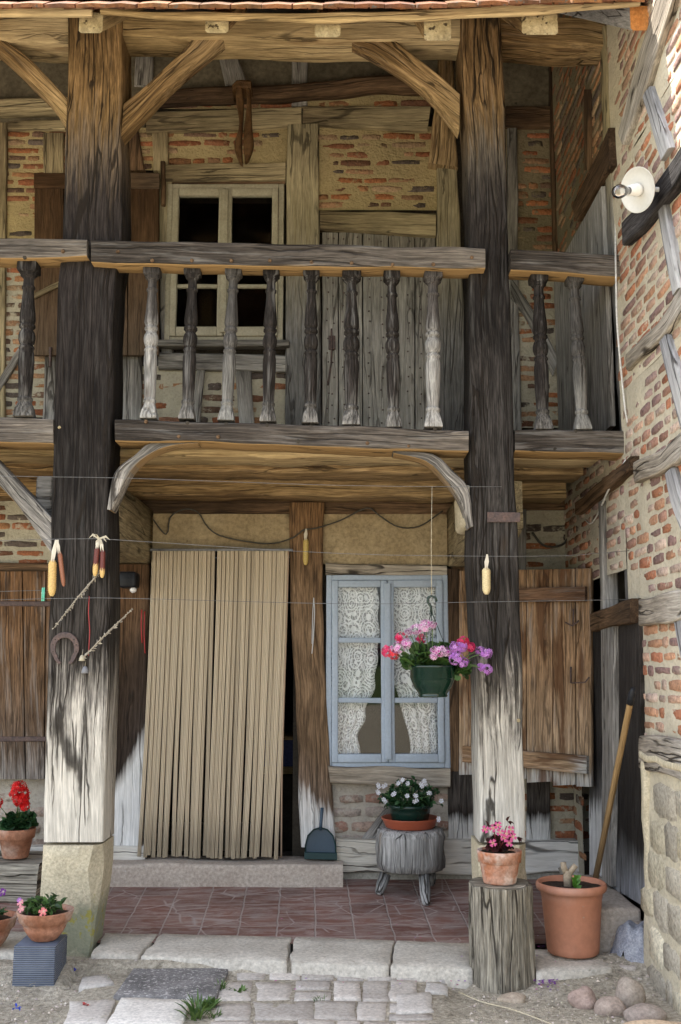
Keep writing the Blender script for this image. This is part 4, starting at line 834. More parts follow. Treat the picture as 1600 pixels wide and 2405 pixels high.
# inner timbers seen inside the porch and gallery
wt([(1478, 1072), (1420, 1120), (1350, 1180)], [(1478, 1104), (1420, 1152), (1350, 1210)], 'darkwood', pl=('X', XW-0.05))
wt([(1404, 1180), (1410, 1440)], [(1411, 1176), (1418, 1440)], 'greyboard', 'stud'); wt([(1480, 1405), (1440, 1420), (1386, 1440)], [(1480, 1462), (1440, 1470), (1386, 1484)], 'darkwood', pl=('X', XW-0.06), th=0.12)
wt([(1428, 300), (1398, 370), (1342, 480)], [(1432, 390), (1400, 440), (1352, 520)], 'darkwood', 'brace', pl=('X', XW-0.045)); wt([(1370, 210), (1372, 400)], [(1379, 210), (1381, 400)], 'darkwood', 'stud')
mb = MB()
yy = YW-0.03
for k in range(5):
    w = (yy-(Yc+0.1))/5.0; z1 = lerp(3.95, 4.35, k/4.0)
    sweep(mb, [Vector((XW-0.03, yy-w*k, 2.8)), Vector((XW-0.03, yy-w*k, 4.2))], [Vector((XW-0.03, yy-w*(k+1)+0.004, 2.8)), Vector((XW-0.03, yy-w*(k+1)+0.004, 4.2))], Vector((-1, 0, 0)), 0.03, 0.1, 0.002, 0.001, 0.004, 'l', (0, 1), 2)
mb.build('boarding', M['greyboard'], wing)
# wing door under the gallery: boards standing half open, whitewashed low down
def wdoor(A, Bp, mat, X, **k): return T('door_board', wing, A, Bp, ('X', X), 0.04, M[mat], st='y', step=0.05, cols=2, wob=0.002, cham=0.004, **k)
wdoor([(1386, 1478), (1384, 1700), (1384, 2060)], [(1412, 1472), (1412, 1700), (1412, 2078)], 'wingdoor', XW-0.01, sr=(-2.46, 1.54)); 
wdoor([(1411, 1472), (1414, 1700), (1413, 2068)], [(1440, 1466), (1441, 1700), (1434, 2082)], 'greyboard', XW-0.045, sr=(0, 1)); wdoor([(1436, 1466), (1439, 1700), (1433, 2080)], [(1458, 1464), (1458, 1700), (1459, 2100)], 'wingdoor2', XW-0.015, sr=(-2.46, 1.54))
wdoor([(1458, 1462), (1458, 1700), (1458, 2096)], [(1500, 1458), (1508, 1800), (1514, 2130)], 'wingdoor2', XW-0.02, sr=(-2.46, 1.54))
mb = MB(); box(mb, 1.255, XW-0.004, 5.44, 6.30, 0.05, 0.285, jit=0.010, cham=0.02); mb.build('door_step', M['step'], wing)
mb = MB(); tube(mb, [PY(1458, 1436, Yc-0.06), PY(1492, 1432, Yc-0.05)], 0.012); mb.build('wooden_peg', M['greyboard'], wing)

# ================================================================== GALLERY: posts, rails, balusters, braces, joists, floor
gal = thing('timber_gallery', (0, YF, 0), 'old oak gallery balcony with turned balusters carried by two massive posts on stone feet', 'balcony')
PG = ('Y', YF)
pl = T('post', gal, [(160, 30), (159, 150), (154, 300), (148, 450), (146, 560), (138, 640), (131, 800), (127, 950), (124, 1100), (120, 1250), (115, 1450), (109, 1650), (104, 1800), (101, 1978)],
       [(290, 30), (286, 200), (283, 300), (285, 400), (285, 560), (272, 640), (268, 720), (266, 850), (264, 980), (258, 1080), (252, 1180), (258, 1300), (258, 1450), (252, 1650), (246, 1850), (241, 1978)], PG, 0.28, M['post_l'], st='y', cols=8, step=0.03, wob=0.005, bumpy=0.004, cham=0.014) if False else None
def rs(pts, ys):
    out = []
    for y in ys:
        for (x0, y0), (x1, y1) in zip(pts, pts[1:]):
            if y0 <= y <= y1: out.append((lerp(x0, x1, (y-y0)/(y1-y0)), y)); break
    return out
YS = [30, 200, 300, 400, 560, 640, 720, 850, 980, 1080, 1180, 1300, 1450, 1650, 1850, 1978]
pl = T('post', gal, rs([(160, 30), (159, 150), (154, 300), (148, 450), (146, 560), (138, 640), (131, 800), (127, 950), (124, 1100), (120, 1250), (115, 1450), (109, 1650), (104, 1800), (101, 1978)], YS),
       rs([(290, 30), (286, 200), (283, 300), (285, 400), (285, 560), (272, 640), (268, 720), (266, 850), (264, 980), (258, 1080), (252, 1180), (258, 1300), (258, 1450), (252, 1650), (246, 1850), (241, 1978)], YS), PG, 0.28, M['post_l'], 'charcoal grey post bleached white at its foot, with corn cobs and horseshoe', st='y', cols=8, step=0.03, wob=0.004, bumpy=0.004, cham=0.016)
pr = T('post', gal, rs([(1082, 30), (1087, 200), (1096, 330), (1103, 450), (1104, 600), (1101, 700), (1103, 850), (1105, 1000), (1104, 1100), (1109, 1230), (1107, 1300), (1112, 1450), (1119, 1560), (1123, 1700), (1125, 1850), (1127, 1978)], YS),
       rs([(1175, 30), (1178, 160), (1186, 200), (1190, 350), (1194, 560), (1199, 700), (1204, 850), (1208, 1000), (1210, 1150), (1218, 1220), (1218, 1330), (1222, 1450), (1228, 1600), (1232, 1800), (1236, 1978)], YS), PG, 0.28, M['post_r'], 'grey split post bleached white at its foot, behind the log', st='y', cols=8, step=0.03, wob=0.004, bumpy=0.005, cham=0.016)
def stonebase(parent, xt0, xt1, xb0, xb1, label, mat):
    zt = PY(170, 1982, YF).z; zb = -0.03
    T_ = [PY(xt0, 1982, YF), PY(xt1, 1982, YF)]; mb = MB(); seed = R.uniform(0, 90)
    bl, br = PZ(xb0, 2246, 0.03), PZ(xb1, 2246, 0.03); rows = 10; rings = []
    for k in range(rows+1):
        t = k/rows; z = lerp(zt-0.006, zb, t); fl = max(0, (t-0.25)/0.75)**0.8 if t > 0.25 else 0
        x0 = lerp(T_[0].x-0.002, bl.x, fl); x1 = lerp(T_[1].x+0.006, br.x, fl); yf = lerp(YF-0.008, bl.y, fl); yb = YF+0.30; ch = 0.05*max(0, 1-abs(t-0.2)*2.2)+0.012
        sec = [(x0, yb), (x0, (yf+yb)/2), (x0, yf+0.012), (x0+0.012, yf), (lerp(x0, x1, 0.3), yf), (lerp(x0, x1, 0.62), yf), (x1-ch, yf), (x1, yf+ch*1.4), (x1, (yf+yb)/2), (x1, yb)]
        rings.append([mb.vert((x+0.007*nz((x*7, z*7, seed)), y+0.007*nz((x*7, z*7, seed+4)), z), (x+seed, y, z), t) for x, y in sec])
    for a, b in zip(rings, rings[1:]):
        for k in range(len(a)): mb.face((a[k], a[(k+1) % len(a)], b[(k+1) % len(a)], b[k]), 0, k in (3, 4))
    mb.face(rings[0][::-1], 0, False); return mb.build('stone_base', mat, parent, label)
M['mossy'] = rough_mat('mossy_limestone', (0.44, 0.39, 0.28), (0.60, 0.53, 0.38), 8, fine=75, bumps=1.0, bd=0.008)
def mossy():
    m = M['mossy']; n, l = m.node_tree.nodes, m.node_tree.links; b = [x for x in n if x.type == 'BSDF_PRINCIPLED'][0]
    src = b.inputs['Base Color'].links[0].from_socket; g = attr(n, 'gc').outputs['Vector']; st = attr(n, 'st').outputs['Fac']
    s2 = mth(n, l, 'ADD', st, mth(n, l, 'MULTIPLY', mth(n, l, 'SUBTRACT', noi(n, l, g, 11, 5, 0.7), 0.5), 0.45))
    c = mix(n, l, ramp(n, l, s2, [(0.42, 0.0), (0.55, 0.75), (0.90, 0.75), (1.0, 0.1)]), src, (0.19, 0.215, 0.15))
    c = mix(n, l, mth(n, l, 'MULTIPLY', ramp(n, l, noi(n, l, g, 16, 4, 0.7), [(0.55, 0.0), (0.62, 0.9)]), ramp(n, l, s2, [(0.42, 0), (0.5, 1), (0.72, 1), (0.8, 0)])), c, (0.30, 0.27, 0.06))
    l.new(c, b.inputs['Base Color'])
mossy()
stonebase(pl, 102, 236, 90, 213, 'pale limestone foot with green and yellow lichen', M['mossy']); stonebase(pr, 1124, 1236, 1128, 1262, None, M['limestone'])
T('iron_strap', pr, [(1145, 1202), (1222, 1203)], [(1145, 1226), (1222, 1226)], ('Y', YF-0.012), 0.01, M['iron'], wob=0.001)
# rails
YR = ('Y', YF-0.07)
hr = []
for A, Bq, lb in (([(-330, 552), (60, 559), (204, 562)], [(-330, 598), (60, 606), (204, 602)], 'stub of hand rail ending on the left post'), ([(214, 563), (450, 567), (700, 572), (1140, 582)], [(214, 616), (450, 622), (700, 626), (1140, 631)], 'long grey hand rail with round peg heads'), ([(1200, 584), (1330, 589), (1462, 598)], [(1200, 634), (1330, 642), (1462, 652)], 'short hand rail running to the wing')):
    r = T('hand_rail', gal, A, Bq, YR, 0.15, M['rail'], lb, cols=4, step=0.04, bumpy=0.003); hr.append(r)
fb = []
for A, Bq, lb in (([(-330, 972), (0, 980), (125, 984)], [(-330, 1030), (0, 1038), (125, 1042)], None), ([(270, 984), (520, 992), (800, 999), (1101, 1011)], [(270, 1036), (520, 1040), (800, 1052), (1101, 1060)], 'long grey floor beam with peg holes between the posts'), ([(1210, 1009), (1340, 1009), (1484, 1012)], [(1210, 1058), (1340, 1062), (1484, 1066)], None)):
    r = T('floor_beam', gal, A, Bq, ('Y', YF-0.015 if A[0][0] != 270 else YF-0.03), 0.20, M['rail'], lb, cols=4, step=0.04, bumpy=0.004); fb.append(r)
def pegs(parent, pts, Y, mat, r=0.011):
    for (x, y, hole) in pts:
        mb = MB(); p = PY(x, y, Y)
        lathe(mb, p+Vector((0, 0.01, 0)), Vector((0, -0.02, 0)), [(0, r), (0.014 if not hole else 0.0108, r), (0.018 if not hole else 0.011, r*0.6)], 8)
        mb.build('peg', M['core'] if hole else mat, parent)
pegs(hr[1], [(277, 591, 0), (358, 612, 0), (451, 612, 0), (544, 612, 0), (634, 612, 0), (732, 616, 0), (826, 618, 0), (922, 622, 0), (1018, 621, 0), (1108, 605, 0)], YF-0.07, M['darkwood'])
pegs(hr[0], [(148, 590, 0), (58, 604, 1)], YF-0.07, M['darkwood'])
pegs(fb[1], [(343, 990, 0), (440, 993, 1), (532, 996, 1), (628, 998, 1), (730, 1002, 1), (828, 1004, 1), (1022, 1008, 1), (420, 1025, 0), (513, 1026, 0), (700, 1036, 1), (863, 1041, 0), (960, 1048, 0)], YF-0.03, M['darkwood'])
pegs(fb[2], [(1352, 1012, 1), (1304, 1055, 1)], YF-0.015, M['ochre']); pegs(pl, [(140, 1004, 0), (250, 998, 1)], YF+0.003, M['ochre'], 0.009); pegs(pr, [(1118, 1036, 0), (1120, 1207, 1), (1218, 1692, 0)], YF+0.003, M['ochre'], 0.010)
# balusters
BP = [(0, .046, 18), (.008, .047, 18), (.058, .047, 18), (.066, .045, 18), (.074, .036, 2), (.084, .040, 2), (.094, .031, 2), (.105, .0245, 2), (.150, .026, 2), (.156, .032, 2), (.168, .0325, 2), (.175, .026, 2), (.20, .026, 2), (.27, .031, 2), (.33, .0365, 2),
      (.375, .0385, 2), (.392, .035, 2), (.400, .030, 2), (.408, .0375, 2), (.422, .038, 2), (.430, .031, 2), (.440, .029, 2), (.455, .036, 2), (.475, .0405, 2), (.50, .0405, 2), (.525, .035, 2), (.537, .028, 2), (.545, .034, 2), (.556, .0375, 2), (.565, .033, 2), (.575, .0325, 2),
      (.60, .0365, 2), (.64, .0375, 2), (.74, .0355, 2), (.86, .031, 2), (.872, .030, 2), (.879, .036, 2), (.892, .0365, 2), (.90, .031, 2), (.915, .033, 4), (.945, .039, 12), (.985, .0455, 18), (1.0, .046, 18)]
for (xt, yt, xb, yb, mat, sc, lb) in ((69, 621, 58, 976, 'baluster_dark', 1.12, None), (359, 627, 351, 980, 'baluster_pale', .95, 'baluster bleached pale grey from its middle down'), (454, 627, 440, 982, 'baluster_dark', .95, None), (550, 628, 532, 985, 'baluster_mid', .95, None), (638, 629, 630, 988, 'baluster_dark', .95, None),
                             (732, 630, 729, 991, 'baluster_dark', .95, None), (826, 633, 825, 996, 'baluster_dark', 1.08, None), (920, 637, 925, 1001, 'baluster_dark', .95, None), (1017, 636, 1017, 1001, 'baluster_pale', 1.06, 'baluster bleached nearly white from its middle down'), (1264, 643, 1276, 1006, 'baluster_dark', 1.03, None), (1348, 646, 1368, 1006, 'baluster_mid', .95, None)):
    mb = MB(); p, q = PY(xt, yt, YF+0.02), PY(xb, yb, YF+0.02); p.z += 0.006; q.z -= 0.012; ax = q-p; L = ax.length
    prof = [(t*L, r*sc*1.02*(0.98+0.04*R.random()), s) for t, r, s in BP]; prof2 = []
    for a_, b_ in zip(prof, prof[1:]):
        prof2.append(a_)
        if b_[0]-a_[0] > 0.03: prof2.append(((a_[0]+b_[0])/2, (a_[1]+b_[1])/2, a_[2]))
    prof2.append(prof[-1]); lathe(mb, p, ax, prof2, 32, jit=0.012); mb.build('baluster', M[mat], gal, lb)
# braces
def brace(A, Bq, mat, Y=YF+0.03, th=0.15, **k): return T('brace', gal, A, Bq, ('Y', Y), th, M[mat], cols=4, step=0.035, wob=0.004, bumpy=0.004, **k)
brace([(291, 240), (357, 186), (418, 128), (478, 60)], [(284, 322), (340, 262), (410, 190), (530, 88)], 'gold', th=0.11); brace([(-60, 40), (0, 86), (61, 130), (116, 185), (158, 232)], [(-60, 75), (0, 122), (50, 168), (110, 228), (156, 296)], 'gold')
brace([(838, 60), (902, 74), (963, 122), (1024, 168), (1080, 219)], [(815, 92), (870, 122), (950, 170), (1016, 226), (1079, 306)], 'gold', th=0.11)
brace([(464, 1034), (357, 1038), (316, 1069), (270, 1110), (250, 1196)], [(466, 1042), (408, 1046), (357, 1064), (306, 1107), (262, 1198)], 'brace_low', Y=YF+0.0, th=0.13)
brace([(922, 1056), (1019, 1064), (1065, 1105), (1101, 1148), (1112, 1236)], [(925, 1066), (1000, 1084), (1046, 1124), (1080, 1172), (1102, 1240)], 'brace_low', Y=YF+0.0, th=0.13)
brace([(-70, 1020), (0, 1087), (61, 1153), (124, 1219)], [(-70, 1075), (0, 1143), (51, 1200), (122, 1304)], 'brace_low', Y=YF+0.02)
# cross beams from posts to the wall, with end blocks
def xbeam(x0, x1, y0, y1, z0, z1, mat, nose=0.0):
    mb = MB(); n = 8; rings = []; seed = R.uniform(0, 50)
    for k in range(n+1):
        y = lerp(y0, y1, k/n); zz = z0+nose*max(0, 1-k/n*2.2)**1.5; j = 0.006*nz((y*4, seed, 0))
        rings.append([mb.vert(c, (y+seed, c[0]*1.0+seed, c[2]), 0.3+0.5*nz((y, seed, 1))) for c in ((x0+j, y, zz+.015), (x0+.015, y, zz), (x1-.015, y, zz), (x1+j, y, zz+.015), (x1+j, y, (zz+z1)/2), (x1+j, y, z1), (x0+j, y, z1), (x0+j, y, (zz+z1)/2))])
    for a, b in zip(rings, rings[1:]):
        for k in range(8): mb.face((a[k], a[(k+1) % 8], b[(k+1) % 8], b[k]))
    mb.face(rings[0][::-1], 0, False); mb.face(rings[-1], 0, False); return mb.build('cross_beam', mat, gal)
zc_ = 2.60
xbeam(-1.60, -1.262, YF+0.285, YW-0.06, 2.16, 2.52, M['ochre'], 0.0); xbeam(0.715, 1.02, YF+0.285, YW-0.06, 2.14, 2.52, M['ochre'], 0.10)
mb = MB(); box(mb, 0.66, 0.80, YF+0.05, YF+0.50, 2.235, 2.46, jit=0.012, cham=0.03); mb.build('stone_block', M['limestone'], gal)
mb = MB(); box(mb, PY(84, 1120, YF+.12).x, PY(125, 1120, YF+.12).x, YF+0.12, YF+0.5, PY(84, 1215, YF+.12).z, PY(84, 1118, YF+.12).z, jit=0.008, cham=0.015); mb.build('stone_block', M['greyboard'], gal)
for (Ya, Yb, zb, mt) in ((5.70, 5.98, 2.655, 'goldpale'), (6.12, 6.42, 2.65, 'gold'), (6.60, 6.84, 2.58, 'gold')):
    mb = MB(); sweep(mb, [Vector((-3.5, Ya, 2.74)), Vector((-0.8, Ya, 2.74)), Vector((XW-0.06, Ya, 2.74))], [Vector((-3.5, Ya, zb)), Vector((-0.8, Ya, zb)), Vector((XW-0.06, Ya, zb-0.02))], Vector((0, -1, 0)), Yb-Ya, 0.06, 0.008, 0.005, 0.02, 'l', (0, 1), 3)
    mb.build('joist', M[mt], gal)
for k in range(3):
    a = lerp(YF+0.19, YW-0.05, k/3.0); b = lerp(YF+0.19, YW-0.05, (k+1)/3.0)
mb = MB()
for k in range(18):
    x0 = -3.5+k*0.28; box(mb, x0, min(x0+0.274, XW-0.04), YF+0.19, YW-0.04, 2.745+0.003*(k % 2), 2.775, jit=0.003, axis=1, cham=0.004, st=R.random())
mb.build('floor_boards', M['gold'], gal)

# ================================================================== ROOF: plate, rafters, eaves board, tiles
roof = thing('tiled_roof', (0, YF, 4.9), 'clay tiled roof edge with square rafter ends and a pale eaves board above the gallery', 'roof')
def rt(name, A, Bq, Y, th, mat, **k): return T(name, roof, A, Bq, ('Y', Y), th, M[mat], cols=4, step=0.05, **k)
rt('wall_plate', [(-330, 40), (0, 44), (160, 40)], [(-330, 92), (0, 96), (160, 96)], YF+0.02, 0.22, 'goldpale', wob=0.01, bumpy=0.006); rt('wall_plate', [(288, 36), (560, 40), (820, 42), (1082, 36)], [(288, 84), (540, 90), (820, 96), (1082, 90)], YF+0.02, 0.22, 'goldpale', wob=0.010, bumpy=0.006)
rt('wall_plate', [(1176, 30), (1300, 36), (1448, 52)], [(1176, 98), (1300, 104), (1448, 106)], YF+0.02, 0.22, 'gold', wob=0.008, bumpy=0.006)
slope = 0.80
def rafter(px, w, y0, y1, Y=4.66, mat='gold', endm='endgrain', jag=0.01, x2=None):
    a, b = PY(px-w/2, y0, Y), PY(px+w/2, y1, Y); z1, z0 = a.z, b.z; mb = MB(); x0, x1 = a.x, b.x; Yb = 8.6
    secs = []
    for y in (Y, Y+0.25, Y+0.6, Yb):
        dz = (y-Y)*slope; dx = 0.0 if x2 is None else x2*(y-Y)
        secs.append([mb.vert(c, (y, c[0], c[2]-dz), 0.4) for c in ((x0+dx+.012, y, z0+dz), (x1+dx-.012, y, z0+dz), (x1+dx, y, z0+dz+.012), (x1+dx, y, z1+dz-.01), (x1+dx-.012, y, z1+dz), (x0+dx+.012, y, z1+dz), (x0+dx, y, z1+dz-.01), (x0+dx, y, z0+dz+.012))])
    for s0, s1 in zip(secs, secs[1:]):
        for k in range(8): mb.face((s0[k], s0[(k+1) % 8], s1[(k+1) % 8], s1[k]), 0, False)
    cen = mb.vert(((x0+x1)/2, Y-0.006, (z0+z1)/2), None, .5); e = [mb.vert(mb.v[q]+Vector((0, -0.001, 0)), None, .5) for q in secs[0]]
    for k in range(8): mb.face((e[k], e[(k+1) % 8], cen), 1, False)
    mb.build('rafter', [M[mat], M[endm]], roof)
rafter(214, 54, 30, 78, mat='goldpale'); rafter(510, 54, 34, 78); rafter(770, 60, 42, 88); rafter(1028, 64, 38, 96); rafter(1268, 86, 30, 82, endm='endgrain'); rafter(-120, 54, 36, 78); rafter(1510, 62, 14, 72, Y=4.70, mat='bluegrey', endm='orangeend', x2=-0.25)
T('eaves_board', roof, [(-330, 10), (0, 6), (215, 8)], [(-330, 38), (0, 36), (215, 34)], ('Y', 4.60), 0.03, M['goldpale'], cols=2, wob=0.004); T('eaves_board', roof, [(235, 14), (420, 26), (800, 26), (1150, 12), (1505, -10)], [(235, 30), (420, 40), (800, 48), (1150, 36), (1505, 8)], ('Y', 4.61), 0.03, M['goldpale'], cols=2, wob=0.005)
M['eavetile'] = rough_mat('old_roof_tile', (0.09, 0.05, 0.03), (0.24, 0.105, 0.045), 9, fine=60, bumps=0.8, spots=(22, 0.60, (0.09, 0.075, 0.06)), vcol=True)
def tiles():
    x = -2.3; k = 0; Ye = 4.53
    while x < 1.38:
        w = 0.148; pxx = 800+x/4.4*2430; zz = PY(pxx, 20 - max(0, (pxx-1000)*0.034), Ye).z
        for r in range(2):
            mb = MB(); y0 = Ye+r*0.055; z0 = zz+r*0.034+R.uniform(-.003, .003); x0 = x+(w/2 if r else 0)+R.uniform(-.004, .004); dz = 0.34*slope
            c = R.uniform(0.7, 1.3); cc = (c, c*R.uniform(.85, 1.05), c*R.uniform(.8, 1.1))
            v = [mb.vert((x0, y0, z0), None, 0, cc), mb.vert((x0+(w-.006)/2, y0-.004, z0+.003), None, 0, cc), mb.vert((x0+w-.006, y0, z0+R.uniform(-.003, .003)), None, 0, cc)]
            b_ = [mb.vert(mb.v[q]+Vector((0, 0.34, dz)), None, 0, cc) for q in v]; t_ = [mb.vert(mb.v[q]+Vector((0, -0.008, 0.016)), None, 0, cc) for q in v]; tb_ = [mb.vert(mb.v[q]+Vector((0, 0, 0.016)), None, 0, cc) for q in b_]
            for i in (0, 1):
                mb.face((v[i], v[i+1], b_[i+1], b_[i]), 0, False); mb.face((t_[i], tb_[i], tb_[i+1], t_[i+1]), 0, False); mb.face((v[i], t_[i], t_[i+1], v[i+1]), 0, False)
            mb.face((v[0], b_[0], tb_[0], t_[0]), 0, False); mb.face((v[2], t_[2], tb_[2], b_[2]), 0, False)
            mb.build('eaves_tile', M['eavetile'], roof)
        x += w; k += 1
    ms = MB(); z0 = PY(800, 20, 4.60).z+0.075; pts = []
    for i in range(2):
        for (y, z) in ((4.64, z0), (10.0, z0+5.36*slope)):
            pts.append(ms.vert((-9.0 if i == 0 else XW+0.02, y, z)))
    for i in range(2):
        for (y, z) in ((4.64, z0+0.06), (10.0, z0+0.06+5.36*slope)): pts.append(ms.vert((-9.0 if i == 0 else XW+0.02, y, z)))
    a = pts; ms.face((a[0], a[2], a[3], a[1]), 0, False); ms.face((a[4], a[5], a[7], a[6]), 0, False); ms.face((a[0], a[4], a[6], a[2]), 0, False); ms.face((a[1], a[3], a[7], a[5]), 0, False); ms.face((a[0], a[1], a[5], a[4]), 0, False); ms.face((a[2], a[6], a[7], a[3]), 0, False)
    ms.build('roof_deck', M['eavetile'], roof)
tiles()

# ================================================================== THINGS ON AND ROUND THE PORCH
Yst = YW-0.13
# door curtain of ribbed plastic strips on a rail
cur = thing('strip_curtain', PY(510, 1292, Yst), 'beige ribbed plastic strip curtain hanging in the open doorway', 'door curtain')
mb = MB(); a, b = PY(352, 1291, Yst), PY(688, 1290, Yst); box(mb, a.x, b.x, Yst-0.012, Yst+0.02, a.z-0.009, a.z+0.006); mb.build('rail', M['wire'], cur)
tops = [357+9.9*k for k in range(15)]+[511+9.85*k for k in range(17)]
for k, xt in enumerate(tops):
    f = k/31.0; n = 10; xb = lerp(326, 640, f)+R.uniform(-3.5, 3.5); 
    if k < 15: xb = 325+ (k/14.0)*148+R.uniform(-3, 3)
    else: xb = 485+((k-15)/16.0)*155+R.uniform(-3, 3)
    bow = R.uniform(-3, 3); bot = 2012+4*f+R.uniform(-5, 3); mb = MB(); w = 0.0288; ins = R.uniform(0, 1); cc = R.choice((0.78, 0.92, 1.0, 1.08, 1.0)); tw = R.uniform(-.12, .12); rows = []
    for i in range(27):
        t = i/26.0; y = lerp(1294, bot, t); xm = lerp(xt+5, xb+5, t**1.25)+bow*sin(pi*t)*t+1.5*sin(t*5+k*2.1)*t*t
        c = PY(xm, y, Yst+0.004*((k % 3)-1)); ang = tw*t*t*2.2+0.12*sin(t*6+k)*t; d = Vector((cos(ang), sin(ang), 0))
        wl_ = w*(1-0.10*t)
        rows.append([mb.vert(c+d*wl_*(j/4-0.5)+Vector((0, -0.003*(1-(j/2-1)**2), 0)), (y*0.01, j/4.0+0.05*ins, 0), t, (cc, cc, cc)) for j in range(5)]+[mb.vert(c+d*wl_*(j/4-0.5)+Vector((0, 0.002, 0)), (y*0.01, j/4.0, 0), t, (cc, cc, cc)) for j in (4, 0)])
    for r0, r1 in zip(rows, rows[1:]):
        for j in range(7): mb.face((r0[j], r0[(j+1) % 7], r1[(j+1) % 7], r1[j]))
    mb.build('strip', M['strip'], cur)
mb = MB(); tube(mb, [PY(678, 1294, Yst), PY(672, 1500, Yst), PY(663, 1800, Yst), PY(661, 2014, Yst)], 0.006, col=(.6, .5, .5)); mb.build('loose_strip', M['strip'], cur)
# cabinet deep in the room
cb = thing('cabinet', (rx(660, 1900, 8.6), 8.6, 0.25), 'dark blue cabinet glimpsed in the dark room behind the strip curtain', 'cabinet'); mb = MB()
p, q = PY(600, 1738, 8.5), PY(760, 1800, 8.5); box(mb, p.x, q.x, 8.5, 9.1, q.z, p.z); mb.build('body', rough_mat('dark_blue_cupboard', (0.06, 0.07, 0.16), (0.08, 0.09, 0.20), 4), cb)
mb = MB(); box(mb, p.x-.02, q.x+.02, 8.46, 9.1, p.z+.003, p.z+0.03); box(mb, p.x, q.x, 8.49, 9.1, q.z-0.06, q.z-.003); mb.build('shelf', M['goldpale'], cb); mb = MB(); box(mb, p.x+.01, q.x-.01, 8.52, 9.1, -0.0, q.z-0.07); mb.build('base', M['core'], cb)
# door step
mb = MB(); a, b = PY(254, 2020, 6.72), PY(806, 2028, 6.72); ys_ = 6.70
sweep(mb, [Vector((a.x, ys_, 0.272)), Vector((lerp(a.x, b.x, .43), ys_, .268)), Vector((b.x, ys_, .262))], [Vector((a.x, ys_, 0.10)), Vector((lerp(a.x, b.x, .43), ys_, .11)), Vector((b.x, ys_, .11))], Vector((0, -1, 0)), 0.30, 0.05, 0.006, 0.004, 0.016, 'l', (0, 1), 4)
mb.build('door_step', M['step'], label='worn pinkish sandstone step under the doorway', cat='doorstep')
# lace curtains
def lace(name_label, outer, inner, ytop, ybot, tie, rects, Y=YW+0.03):
    mb = MB(); nu, nv = 26, 46; ids = {}
    for j in range(nv+1):
        t = j/nv; y = lerp(ytop, ybot, t)
        xi = inner[-1][0]
        for (p0, p1) in zip(inner, inner[1:]):
            if p0[1] <= y <= p1[1]: u = (y-p0[1])/(p1[1]-p0[1]); u = u*u*(3-2*u); xi = lerp(p0[0], p1[0], u); break
        xi += 2.2*sin(y*0.09)
        for i in range(nu+1):
            s = i/nu; x = lerp(outer, xi, s); p = PY(x, y, Y); full = abs(outer-inner[0][0])/max(12, abs(outer-xi))
            p.y += 0.012*sin(s*26+0.6*sin(y*0.01))*min(2.0, full)*0.9
            ids[i, j] = mb.vert(p, (s*0.42+(7 if outer > 900 else 0), 0, y/2430*YW), (1.0 if abs(y-tie) < 7 else 0.0)+(s if s > 0.97 else 0))
    for i in range(nu):
        for j in range(nv): mb.face((ids[i, j], ids[i+1, j], ids[i+1, j+1], ids[i, j+1]))
    return mb.build('lace_curtain', M['lace'], label=name_label, cat='lace curtain', group='lace curtains in the blue window')
lace('white lace curtain behind the window leaf nearest the doorway, tied back low', 776, [(888, 1360), (890, 1500), (882, 1600), (858, 1680), (842, 1730), (846, 1785)], 1360, 1785, 1738, None)
lace('white lace curtain behind the window leaf by the hanging geraniums, tied back low', 1038, [(915, 1362), (918, 1500), (926, 1600), (946, 1680), (964, 1735), (960, 1788)], 1362, 1788, 1732, None)
# dustpan leaning on the wall
dp = thing('dustpan', PY(752, 2018, 6.8), 'dark petrol blue dustpan standing on the doorstep against the post', 'dustpan'); Yd = 6.84
mb = MB(); o = [(717, 2016), (716, 1985), (722, 1962), (736, 1947), (753, 1942), (770, 1947), (784, 1962), (790, 1985), (791, 2018)]
P1 = []
for i in range(len(o)-1):
    for j in range(3): P1.append(lerp(o[i][0], o[i+1][0], j/3)); P1.append(lerp(o[i][1], o[i+1][1], j/3))
P1 = [(P1[i], P1[i+1]) for i in range(0, len(P1), 2)]+[o[-1]]
cx, cy = 753, 1985; fr_, bk, inn = [], [], []
for (x, y) in P1:
    bk.append(mb.vert(PY(x, y, Yd))); fr_.append(mb.vert(PY(x, y, Yd-0.045*(1 if y < 2000 else 0.4)))); inn.append(mb.vert(PY(lerp(x, cx, .09), lerp(y, cy, .09) if y < 2005 else y-2, Yd-0.004)))
for k in range(len(P1)-1):
    mb.face((bk[k], bk[k+1], fr_[k+1], fr_[k]), 1); mb.face((fr_[k], fr_[k+1], inn[k+1], inn[k]), 1)
mb.face(inn, 0, False); mb.face(bk[::-1], 0, False); mb.build('tray', [M['dustpan'], M['dustpan_rim']], dp)
mb = MB(); tube(mb, [PY(753, 1950, Yd-0.02), PY(755, 1920, Yd-0.01), PY(757, 1897, Yd)], 0.011, 8); mb.build('handle', M['dustpan'], dp)
mb = MB(); sweep(mb, [PY(715, 2002, Yd-0.03), PY(792, 2004, Yd-0.03)], [PY(715, 2018, Yd-0.035), PY(792, 2020, Yd-0.035)], Vector((0, -1, 0)), 0.02, .05, 0, 0, .003); mb.build('lip', M['dustpan_rim'], dp)

